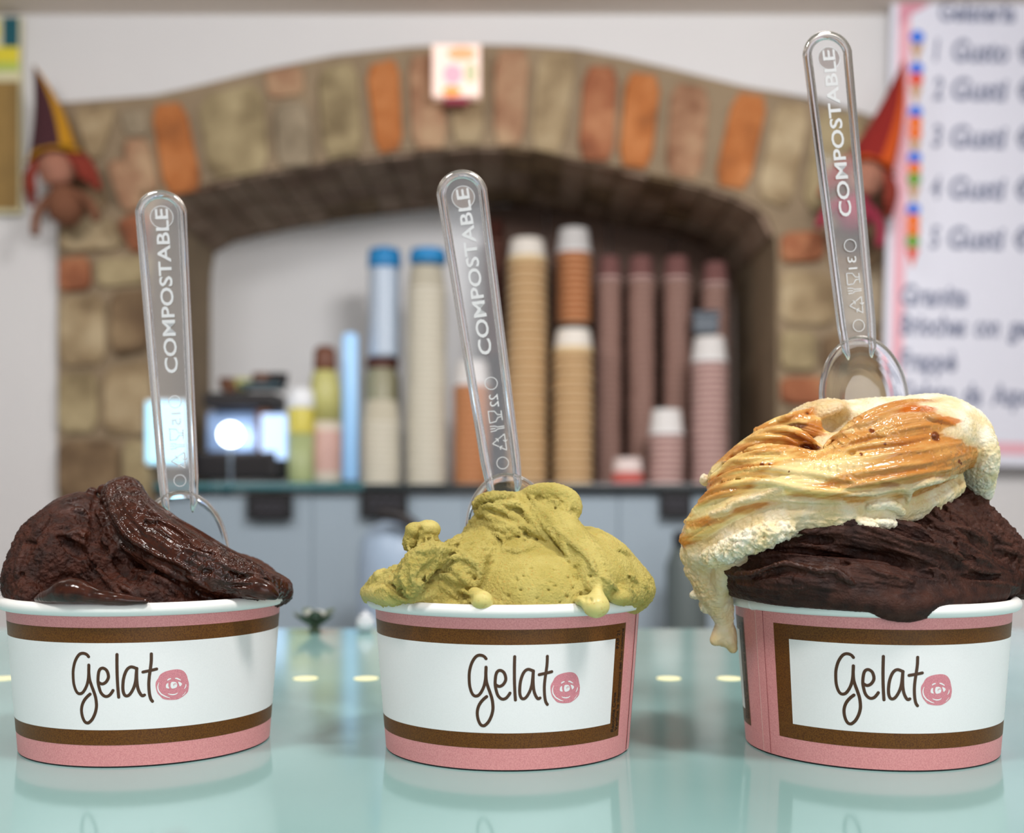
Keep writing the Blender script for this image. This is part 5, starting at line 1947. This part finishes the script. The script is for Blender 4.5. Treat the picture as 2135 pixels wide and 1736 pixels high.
choc_r_rid = [
    (zc((870, 310), (1000, 300), (1080, 380), (1150, 450)), 1.1), (zc((1000, 520), (1150, 540), (1300, 640), (1400, 700)), 1.2), (zc((1080, 215), (1200, 210), (1300, 260), (1400, 330)), 1.1), (zc((1250, 520), (1400, 560), (1550, 640), (1650, 720)), 1.0), (zc((1240, 690), (1400, 740), (1550, 830), (1700, 900)), 1.0),
    (zc((1450, 880), (1600, 900), (1700, 960)), 1.0), (zc((1460, 1000), (1600, 1040), (1800, 1060)), 1.1), (zc((1450, 1140), (1600, 1160), (1800, 1180), (2000, 1210)), 0.9), (zc((700, 470), (850, 520), (980, 600)), 1.0), (zc((900, 400), (1000, 440), (1100, 500)), 0.9), (zc((1650, 560), (1750, 650), (1900, 720)), 1.2), (zc((1750, 780), (1900, 800), (2040, 860)), 1.1),
    (zc((250, 520), (500, 600), (750, 680), (950, 725), (1150, 780), (1300, 850), (1420, 920)), 1.1, dict(tone=0.4)), (zc((300, 610), (550, 690), (800, 790)), 0.7), (zc((380, 720), (650, 800), (900, 890), (1100, 980)), 0.7), (zc((1000, 1000), (1150, 1060), (1200, 1170)), 0.8), (zc((200, 950), (400, 1050), (600, 1100), (800, 1160)), 0.8),
    (zd((540, 745), (640, 795), (850, 795), (1000, 745), (1150, 700), (1250, 690), (1400, 725)), 1.1, dict(gloss=0.7)), (zd((1400, 725), (1550, 760), (1720, 760), (1850, 840), (1940, 900)), 1.3, dict(gloss=0.6)), (zd((1000, 535), (1200, 492), (1450, 490), (1700, 530), (1900, 590)), 1.0), (zd((800, 620), (950, 580), (1150, 560)), 0.7),
    (zd((700, 900), (1000, 950), (1400, 960)), 0.7), (zd((1300, 300), (1450, 350), (1600, 310)), 1.0),
]
choc_r_gro = [
    (zc((700, 410), (850, 310), (950, 230)), 1.6), (zc((300, 480), (450, 470), (650, 570), (850, 640), (1000, 700)), 1.9), (zc((1000, 570), (1150, 640), (1280, 740)), 1.6), (zc((1280, 830), (1400, 890), (1480, 890)), 1.1), (zc((1350, 1090), (1600, 1120), (1800, 1090)), 0.8), (zc((1850, 850), (1950, 880)), 1.1), (zc((1050, 260), (1150, 320), (1200, 420)), 1.2),
    (zc((50, 790), (300, 860), (550, 900), (800, 1000), (1000, 1060)), 1.6), (zd((700, 660), (900, 690), (1100, 650), (1300, 625), (1600, 625), (1850, 690)), 1.9), (zd((850, 830), (1100, 780), (1250, 760), (1400, 790)), 1.0), (zc((1450, 1060), (1650, 1090)), 0.7), (zd((1200, 400), (1500, 430), (1700, 450)), 1.2),
]
m_choc2 = gelato_mat('velvety_chocolate_gelato', 0.05, (1.0, 0.5, 0.35), 0.6, 1500, 0.22, 0.60, 0.42)


def col_choc2(P, N, D, gloss, tone, L):
    n = fbm(P * 0.22 + 8, 3)
    base = mixc(lin(38, 17, 12), lin(64, 34, 24), 0.5 + n * 0.9)
    base = mixc(base, lin(82, 45, 31), tone * 0.6)
    return base, gloss + 0.2 * fbm(P * 0.5 + 30, 2)


g3 = build_gelato('chocolate_gelato', 2, choc_r, [], m_choc2, col_choc2, seed=9.0, ridges=choc_r_rid, grooves=choc_r_gro, rstyle=dict(rough=(0.3, 0.7), gloss=0.4, tone=0.4))
tag(g3, 'dark chocolate gelato bulging over the rim beneath the caramel cream scoop', 'gelato')

# --- right: caramel cream on top -----------------------------------------
CF = dict(crumb=(0.35, 0.55), rough=(0.3, 0.4), gloss=0.25)
CM = dict(rough=(0.05, 0.9), gloss=0.8, tone=1.0)
SW = dict(streak=(0.7, 0.36), groove=(0.18, 0.5), low=0.025)
cream = [
    Ell((1745, 985, -4), (46, 27, 14.5), rot=20, k=5, rough=(0.25, 0.6), gloss=0.4),
    Ell((1870, 930, -2), (25, 26, 14), rot=12, k=5, rough=(0.2, 0.6), gloss=0.4),
    # top rim of rough cream round the spoon
    Ell((1830, 868, 10), (30, 17, 6), rot=2, k=4, **CF), Ell((1960, 890, 4), (13, 20, 9), rot=-30, k=4, **CF), Ell((2015, 950, 0), (6.5, 20, 14.5), rot=6, k=4, **CF),
    Ell((1700, 868, 2), (10, 16, 5), rot=18, k=3, rough=(0.3, 0.5), gloss=0.4, tone=0.4),
    Ell((2030, 1015, 2), (4.5, 12, 7), k=3, **CF),
    # swirled folds of the front face, right to left
    Chain([(2005, 945, -14), (1940, 962, -26), (1860, 985, -31), (1770, 1000, -32), (1690, 985, -30), (1600, 985, -27), (1520, 1030, -22), (1452, 1092, -16)], [5.0, 7.5, 8.2, 8.0, 6.0, 5.5, 5.5, 4.0], k=1.8, **SW, **CM),
    Chain([(1990, 905, -14), (1920, 905, -22), (1850, 915, -26), (1780, 940, -28), (1715, 970, -29), (1640, 955, -27), (1570, 962, -23), (1500, 1010, -17)], [5.0, 7.0, 7.2, 6.0, 4.6, 4.2, 4.4, 4.0], k=1.5, **SW, **CM),
    Chain([(1985, 872, -8), (1920, 858, -12), (1860, 866, -16), (1800, 890, -19), (1750, 925, -22)], [3.0, 3.6, 4.2, 4.0, 2.6], k=1.4, **SW, **CM),
    Chain([(1700, 945, -22), (1655, 915, -20), (1610, 915, -17), (1560, 945, -13), (1505, 995, -8)], [3.2, 3.8, 4.0, 4.2, 4.2], k=1.2, **SW, **CM),
    Chain([(1720, 900, -12), (1670, 882, -12), (1630, 885, -10), (1590, 905, -8)], [3.0, 3.2, 3.0, 3.0], k=1.2, **SW, **CM),
    Chain([(1745, 1026, -35), (1650, 1018, -33), (1570, 1040, -28), (1490, 1085, -22), (1440, 1125, -14)], [4.0, 4.4, 4.2, 4.0, 3.4], k=1.4, **SW, **{**CM, 'tone': 0.85}),
    # pale lower lip with torn fluffy edge
    Chain([(1985, 1008, -14), (1930, 1040, -22), (1850, 1062, -28), (1750, 1068, -31), (1650, 1075, -29), (1560, 1110, -24), (1470, 1150, -14)], [4.2, 5.4, 5.8, 6.2, 6.4, 6.6, 6.0], k=2.2, rough=(0.3, 0.4), streak=(0.5, 0.3), gloss=0.5, tone=0.2),
    Chain([(1640, 1102, -34), (1595, 1116, -33), (1540, 1138, -29), (1485, 1160, -22)], [2.6, 3.6, 3.4, 3.2], k=0.9, crumb=(1.0, 0.45), rough=(0.5, 0.5), gloss=0.2), Chain([(1860, 1088, -34), (1820, 1093, -36), (1790, 1088, -36)], [1.4, 1.8, 1.2], k=0.9, crumb=(0.9, 0.6), gloss=0.3),
    Chain([(1880, 1066, -34), (1855, 1050, -36), (1815, 1056, -37)], [1.3, 1.6, 1.3], k=0.7, crumb=(0.4, 0.6), gloss=0.4), Ell((1452, 1150, -12), (3.8, 6, 4.0), k=1.2, crumb=(0.8, 0.5), gloss=0.2), Ell((1434, 1155, -8), (2.0, 3, 2.6), k=1.0, crumb=(0.6, 0.6), gloss=0.2),
    Ell((1470, 1000, -4), (1.8, 2, 2.0), k=0.8, **CF),
    # melting tail down the left side of the cup
    Chain([(1480, 1120, -6), (1475, 1180, -8), (1488, 1230, -8), (1500, 1262, -6), (1512, 1300, -4), (1514, 1330, -3)], [9.0, 7.0, 5.6, 4.4, 2.8, 3.0], k=2.5, rough=(0.3, 0.4), streak=(0.4, 0.3), gloss=0.55, tone=0.3),
    Chain([(1540, 1150, -22), (1510, 1195, -18), (1502, 1240, -12)], [5.0, 3.6, 2.6], k=2.5, rough=(0.2, 0.4), gloss=0.5, tone=0.28),
    Chain([(1505, 1310, -4), (1492, 1334, -4)], [2.6, 2.0], k=1.2, gloss=0.8, tone=0.3), Chain([(1518, 1318, -3), (1528, 1352, -3)], [2.8, 1.6], k=1.2, gloss=0.8, tone=0.3),
    Ell((1448, 1240, -6), (1.6, 2, 1.4), k=1.0, **CF), Ell((1470, 1262, -6), (1.8, 2, 2.4), k=1.2, **CF), Ell((1440, 1190, -6), (2.0, 2, 2.6), k=1.2, **CF),
]
cream_sub = [
    Ell((1690, 932, -26), (3.4, 4, 1.2), rot=-28, k=0.8), Ell((1745, 880, -10), (7, 7, 3.0), rot=20, k=2.0), Chain([(1752, 905, -22), (1735, 930, -27), (1712, 945, -29)], [0.6, 1.0, 0.5], k=0.5),
    Ell((2005, 1000, -18), (2.8, 2.5, 1.6), k=1.0),
]
ze, zf = Z(1400, 820, 4.821), Z(1755, 820, 4.821)
T1 = dict(tone=1.0, gloss=0.8, rough=(0.05, 0.9))
cream_rid = [
    (ze((440, 870), (560, 720), (700, 640), (900, 590), (1100, 590)), 1.1, T1), (ze((400, 900), (560, 820), (750, 760), (1000, 750), (1250, 790), (1500, 820), (1830, 880)), 1.1, T1), (ze((280, 1080), (450, 960), (700, 900), (1000, 890), (1300, 960), (1600, 990), (1830, 1000)), 1.2, T1),
    (ze((720, 480), (850, 440), (1000, 440), (1150, 450), (1250, 500)), 1.0, T1), (ze((640, 600), (800, 520), (1000, 490)), 0.9, T1), (ze((900, 400), (1050, 360), (1200, 380), (1350, 440), (1450, 500)), 1.1, T1), (ze((1080, 270), (1200, 220), (1400, 160)), 1.1, T1), (ze((1540, 540), (1620, 480), (1720, 420), (1830, 370)), 1.3, T1),
    (ze((520, 690), (650, 680), (850, 660), (1050, 650)), 0.8, T1), (ze((350, 980), (520, 880), (760, 820), (1000, 820)), 0.8, T1), (ze((200, 1180), (330, 1090), (520, 1010), (760, 960)), 0.9, T1),
    (zf((0, 400), (200, 320), (400, 230), (600, 170), (780, 150)), 1.3, T1), (zf((800, 160), (850, 230), (1000, 270), (1130, 320)), 1.0, T1), (zf((0, 590), (200, 530), (450, 500), (650, 480), (900, 430)), 0.9, T1), (zf((0, 700), (300, 650), (600, 600), (900, 560), (1200, 500)), 0.8, T1), (zf((0, 960), (250, 900), (500, 860), (800, 800), (1100, 760)), 0.9, T1), (zf((0, 820), (300, 780), (600, 730), (900, 690)), 0.7, T1),
    (zf((925, 425)), 1.7, T1), (zf((0, 1020), (300, 1000), (600, 950), (680, 1000), (660, 1100)), 1.0), (zf((700, 950), (900, 880), (1150, 830)), 1.2), (ze((400, 1210), (560, 1170), (620, 1100), (820, 1060), (1100, 960)), 1.0), (ze((1000, 1060), (1300, 1080), (1700, 1100)), 0.8),
]
cream_gro = [(ze((470, 850), (600, 790), (800, 740), (1000, 730)), 0.7), (ze((600, 640), (780, 580), (1000, 540)), 0.6), (ze((300, 1040), (480, 930), (700, 860)), 0.6), (ze((1500, 680), (1650, 640), (1832, 600)), 0.6), (zf((0, 540), (200, 480), (420, 440)), 0.6), (zf((0, 650), (300, 600), (600, 550)), 0.5), (ze((1050, 400), (1250, 430), (1400, 500)), 0.7)]


def col_cream(P, N, D, gloss, tone, L):
    x, z_ = P[:, 0], P[:, 2]
    pale = mixc(lin(232, 214, 168), lin(248, 240, 218), 0.5 + fbm(P * 0.15, 3) + 0.3 * D)
    # stretched streaks along the swirl
    s = fbm(np.stack([x * 0.05 + z_ * 0.04, P[:, 1] * 0.06, (z_ - 0.22 * x) * 0.35], 1), 4, 0.6)
    s2 = fbm(np.stack([x * 0.03, P[:, 1] * 0.04, (z_ - 0.22 * x) * 0.13 + 7], 1), 3, 0.55)
    car = mixc(lin(234, 202, 126), lin(206, 146, 74), 0.55 + 1.3 * s)
    car = mixc(car, lin(182, 104, 32), np.clip((s2 - 0.06) / 0.3, 0, 1) * 0.7)
    car = mixc(car, lin(242, 226, 170), np.clip((-s2 - 0.10) / 0.25, 0, 1) * np.where(x > -14, 0.3, 0.7))
    car = mixc(car, lin(186, 122, 58), np.clip((x + 22) / 20, 0, 1) * 0.7)
    amt = np.clip((tone - 0.35) / 0.3 + 0.4 * s, 0, 1)
    c = mixc(pale, car, amt)
    c = mixc(c, lin(206, 168, 100), np.clip(tone * 1.5, 0, 0.45) * (amt < 0.5))
    # syrup pools and crumbs
    gl = gloss + 0.35 * amt * (0.5 + s)

    def spot(u, v, dy, rx, rz, colr, st=1.0):
        nonlocal c, gl
        q = np.array(L(u, v, dy))
        d = np.sqrt(((x - q[0]) / rx) ** 2 + ((z_ - q[2]) / rz) ** 2)
        t = np.clip((1.15 - d + 0.35 * s) / 0.35, 0, 1) * (P[:, 1] < 2) * st
        c = mixc(c, colr, t)
        gl = np.maximum(gl, t)

    dk = lin(104, 44, 16)
    am = lin(190, 104, 28)
    spot(1690, 932, -26, 3.4, 1.2, dk)
    spot(1655, 888, -12, 3.2, 1.0, lin(110, 66, 34), 0.9)
    spot(1895, 856, -14, 6.0, 1.4, am)
    spot(1945, 882, -14, 5.0, 1.4, am, 0.8)
    spot(1850, 1010, -38, 4.0, 0.9, lin(150, 82, 34), 0.7)
    spot(1780, 1012, -40, 12.0, 1.0, lin(180, 108, 36), 0.6)
    spot(1700, 905, -14, 4.0, 1.0, am, 0.6)
    for (u, v, r_) in ((1946, 910, 1.5), (1997, 962, 0.8), (2006, 966, 0.6), (1780, 948, 0.6), (1830, 928, 0.5), (1584, 968, 0.6), (1598, 968, 0.35), (1808, 900, 0.8), (1632, 984, 0.3)):
        spot(u, v, -28, r_, r_, lin(120, 60, 22))
    return c, gl


m_cream = gelato_mat('caramel_cream_gelato', 0.30, (1.0, 0.75, 0.4), 0.5, 1500, 0.12, 0.75, 0.5)
g4 = build_gelato('caramel_cream_gelato', 2, cream, cream_sub, m_cream, col_cream, seed=5.0, ridges=cream_rid, grooves=cream_gro, rstyle=dict(rough=(0.25, 0.6), gloss=0.4))
tag(g4, 'cream gelato scoop swirled with amber caramel, dripping over the right cup', 'gelato')
# ------------------------------------------------------------------ clear plastic spoons
def clear_mat(name, rough, tint=(0.97, 0.98, 0.99), ior=1.46):
    m = bpy.data.materials.new(name)
    m.use_nodes = True
    b_ = m.node_tree.nodes['Principled BSDF']
    b_.inputs['Base Color'].default_value = (*tint, 1)
    b_.inputs['Roughness'].default_value = rough
    b_.inputs['Transmission Weight'].default_value = 1.0
    b_.inputs['IOR'].default_value = ior
    return m


m_clear = clear_mat('clear_plastic', 0.02)
m_emb = mat('embossed_plastic', (244, 246, 248), 0.3, trans=0.32, ior=1.46)
m_frost = clear_mat('frosted_plastic', 0.35, (0.9, 0.9, 0.9))
HL = 107.0         # handle length mm, z = 0 where the bowl starts


def half_w(z):     # half width of the handle at height z
    return 6.5 + 2.1 * (z / HL)


def extrude_xz(vs, fs, y0, y1):
    n = len(vs)
    V = [(v[0], y0, v[1]) for v in vs] + [(v[0], y1, v[1]) for v in vs]
    F = [tuple(f) for f in fs] + [tuple(i + n for i in reversed(f)) for f in fs]
    cnt = {}
    for f in fs:
        for a, b_ in zip(f, f[1:] + f[:1]):
            cnt[(a, b_)] = cnt.get((a, b_), 0) + 1
    for (a, b_) in list(cnt):
        if (b_, a) not in cnt:
            F.append((b_, a, a + n, b_ + n))
    return V, F


mm = lambda V: [(v[0] / 1000, v[1] / 1000, v[2] / 1000) for v in V]


def make_spoon(number):
    root = empty('gelato_spoon')
    # thin web of the handle
    zt = HL - half_w(HL)
    left, right = [], []
    for i in range(25):
        z_ = -1.0 + (zt + 1.0) * i / 24
        left.append((-half_w(z_) + 1.0, z_))
        right.append((half_w(z_) - 1.0, z_))
    arc = []
    rt = half_w(HL) - 1.0
    for i in range(1, 24):
        a = math.pi - math.pi * i / 24
        arc.append((rt * math.cos(a), zt + rt * math.sin(a)))
    vs = left + arc[:11] + [(0, zt + rt)] + arc[12:] + right[::-1]
    nL = len(vs)
    fs = [tuple(range(nL - 1, -1, -1))]
    V, F = extrude_xz(vs, fs, -0.45, 0.45)
    mesh_obj('handle_web', mm(V), F, m_clear, root)
    # raised rim bead round the handle, its tips run out on the bowl
    path, rad = [], []
    for z_, r_ in ((-6.0, 0.25), (-4.5, 0.8), (-2.5, 1.3), (0, 1.5)):
        path.append((-half_w(z_) + 1.3 + (0.9 if z_ < -3 else 0.3), -0.2 if z_ < 0 else 0, z_))
        rad.append(r_)
    for i in range(1, 16):
        z_ = zt * i / 15
        path.append((-half_w(z_) + 1.3, 0, z_))
        rad.append(1.55)
    rb_ = half_w(HL) - 1.3
    for i in range(1, 20):
        a = math.pi - math.pi * i / 20
        path.append((rb_ * math.cos(a), 0, zt + rb_ * math.sin(a)))
        rad.append(1.55)
    n0 = len(path)
    mir = [(-x, y, z_) for x, y, z_ in path[:19]][::-1]
    path += mir
    rad += rad[:19][::-1]
    V, F = sweep([Vector(p) for p in path], rad, 14, flat=((0, 1, 0), 0.92))
    mesh_obj('rim_bead', mm(V), F, m_clear, root, True)
    # bowl: shallow dish with a lip, a shell 0.9 mm thick
    V, F = [], []
    cz, ax, az = -20.0, 15.8, 22.0
    rings, seg = 14, 64
    for side, off in ((0, -0.45), (1, 0.45)):
        for j in range(rings + 1):
            t = j / rings
            for i in range(seg):
                a = 2 * math.pi * i / seg
                dish = 3.2 * (1 - min(1, max(0, (t - 0.35) / 0.55)) ** 2 * (3 - 2 * min(1, max(0, (t - 0.35) / 0.55)))) if t < 0.92 else 0.0
                rr = max(t, 0.002)
                V.append((ax * rr * math.cos(a), dish + off * (1.5 if t > 0.95 else 1.0), cz + az * rr * math.sin(a)))
    nS = (rings + 1) * seg
    for side in (0, 1):
        for j in range(rings):
            for i in range(seg):
                k = (i + 1) % seg
                f = (side * nS + j * seg + i, side * nS + j * seg + k, side * nS + (j + 1) * seg + k, side * nS + (j + 1) * seg + i)
                F.append(f if side else f[::-1])
    for i in range(seg):
        k = (i + 1) % seg
        a, b_ = rings * seg + i, rings * seg + k
        F.append((a, b_, nS + b_, nS + a))
    F.append(tuple(range(seg)))
    F.append(tuple(nS + i for i in range(seg - 1, -1, -1)))
    mesh_obj('bowl', mm(V), F, m_clear, root, True)
    # embossed word reading upwards
    ty0, ty1 = -0.62, -0.40

    def emb(name, vs, fs, y0=ty0, y1=ty1, parent=root):
        V, F = extrude_xz(vs, fs, y0, y1)
        return mesh_obj(name, mm(V), F, m_emb, parent)

    vs, fs = text2d('COMPOSTABLE', 1.0, bold=0.018)
    xs = [p[0] for p in vs]
    k_ = 57.5 / (max(xs) - min(xs))
    kz = 4.4 / 0.72
    emb('word_compostable', [(2.3 - p[1] * kz, 43.0 + (p[0] - min(xs)) * k_) for p in vs], [f[::-1] for f in fs])
    ring = lambda cx, cz_, r_: [(cx + r_ * math.cos(2 * math.pi * i / 28), cz_ + r_ * math.sin(2 * math.pi * i / 28)) for i in range(28)]

    def ring_mesh(cx, cz_, r_, w_):
        a, b_ = ring(cx, cz_, r_), ring(cx, cz_, r_ - w_)
        return a + b_, [(i, (i + 1) % 28, 28 + (i + 1) % 28, 28 + i) for i in range(28)]

    emb('ejector_mark', *ring_mesh(0.2, 97.6, 4.0, 0.25), ty0 + 0.1, ty1)
    V, F = extrude_xz(ring(0.2, 97.6, 3.7), [tuple(range(28))], -0.50, -0.44)
    mesh_obj('frosted_disc', mm(V), F, m_frost, root)
    emb('mould_mark', *ring_mesh(0.6, 33.0, 2.25, 0.28))
    emb('mould_mark', *ring_mesh(0.6, 5.4, 2.15, 0.28))
    vs, fs = text2d(number, 1.0, bold=0.004)
    xs = [p[0] for p in vs]
    k_ = 4.4 / (max(xs) - min(xs))
    emb('mould_number', [(2.2 - p[1] * 4.4, 29.2 - (p[0] - min(xs)) * k_) for p in vs], fs)
    wl = 0.34
    glass = [stroke2d(pts, wl, 4, smooth=False) for pts in (
        [(-1.8, 23.6), (-1.8, 19.6)], [(-1.8, 23.6), (0.3, 23.4)], [(-1.8, 19.6), (0.3, 19.8)], [(0.3, 23.4), (1.2, 22.1), (2.6, 21.9)], [(0.3, 19.8), (1.2, 21.1), (2.6, 21.3)], [(2.6, 23.2), (2.6, 20.1)])]
    emb('glass_symbol', *merge(glass))
    fork = [stroke2d(pts, wl, 4, smooth=False) for pts in ([(-1.8, 18.4), (-0.2, 18.3)], [(-1.8, 17.5), (-0.2, 17.5)], [(-1.8, 16.6), (-0.2, 16.7)], [(-0.2, 18.3), (0.5, 17.9), (2.8, 17.9)], [(-0.2, 16.7), (0.5, 17.2), (2.8, 17.3)])]
    emb('fork_symbol', *merge(fork))
    T = [(-1.9, 12.4), (2.6, 15.2), (2.6, 9.6)]
    tri = []
    for a, b_ in ((0, 1), (1, 2), (2, 0)):
        A, B = np.array(T[a]), np.array(T[b_])
        tri.append(stroke2d([A + (B - A) * 0.02, A + (B - A) * 0.44], wl, smooth=False))
        tri.append(stroke2d([A + (B - A) * 0.56, A + (B - A) * 0.98], wl, smooth=False))
        d = (B - A) / np.linalg.norm(B - A)
        nn = np.array([-d[1], d[0]])
        M_ = A + (B - A) * 0.47
        tri.append(stroke2d([M_ - nn * 0.6 - d * .5, M_ + d * 0.1, M_ + nn * 0.6 - d * .5], wl, smooth=False))
    emb('recycling_symbol', *merge(tri))
    return root


#            junction u, v, depth offset, lean deg, twist deg, number, label
SPOONS = [(374, 1034, 0.018, -3.7, 9, '15', 'clear plastic spoon marked 15 standing in the left chocolate gelato'),
          (1049, 998, 0.016, -8.2, 2, '22', 'clear plastic spoon leaning left in the pistachio gelato'),
          (1789, 712, 0.016, -6.1, 6, '31', 'clear plastic spoon marked 31 standing in the caramel cream scoop')]
for i, (u, v, dy, lean, tw, num, lab) in enumerate(SPOONS):
    s = make_spoon(num)
    Y = CUPS[i][1] + dy
    s.location = at(u, v, Y)
    s.rotation_euler = (Matrix.Rotation(R(lean), 3, 'Y') @ Matrix.Rotation(R(tw), 3, 'Z')).to_euler()
    tag(s, lab, 'spoon', 'clear gelato spoons')
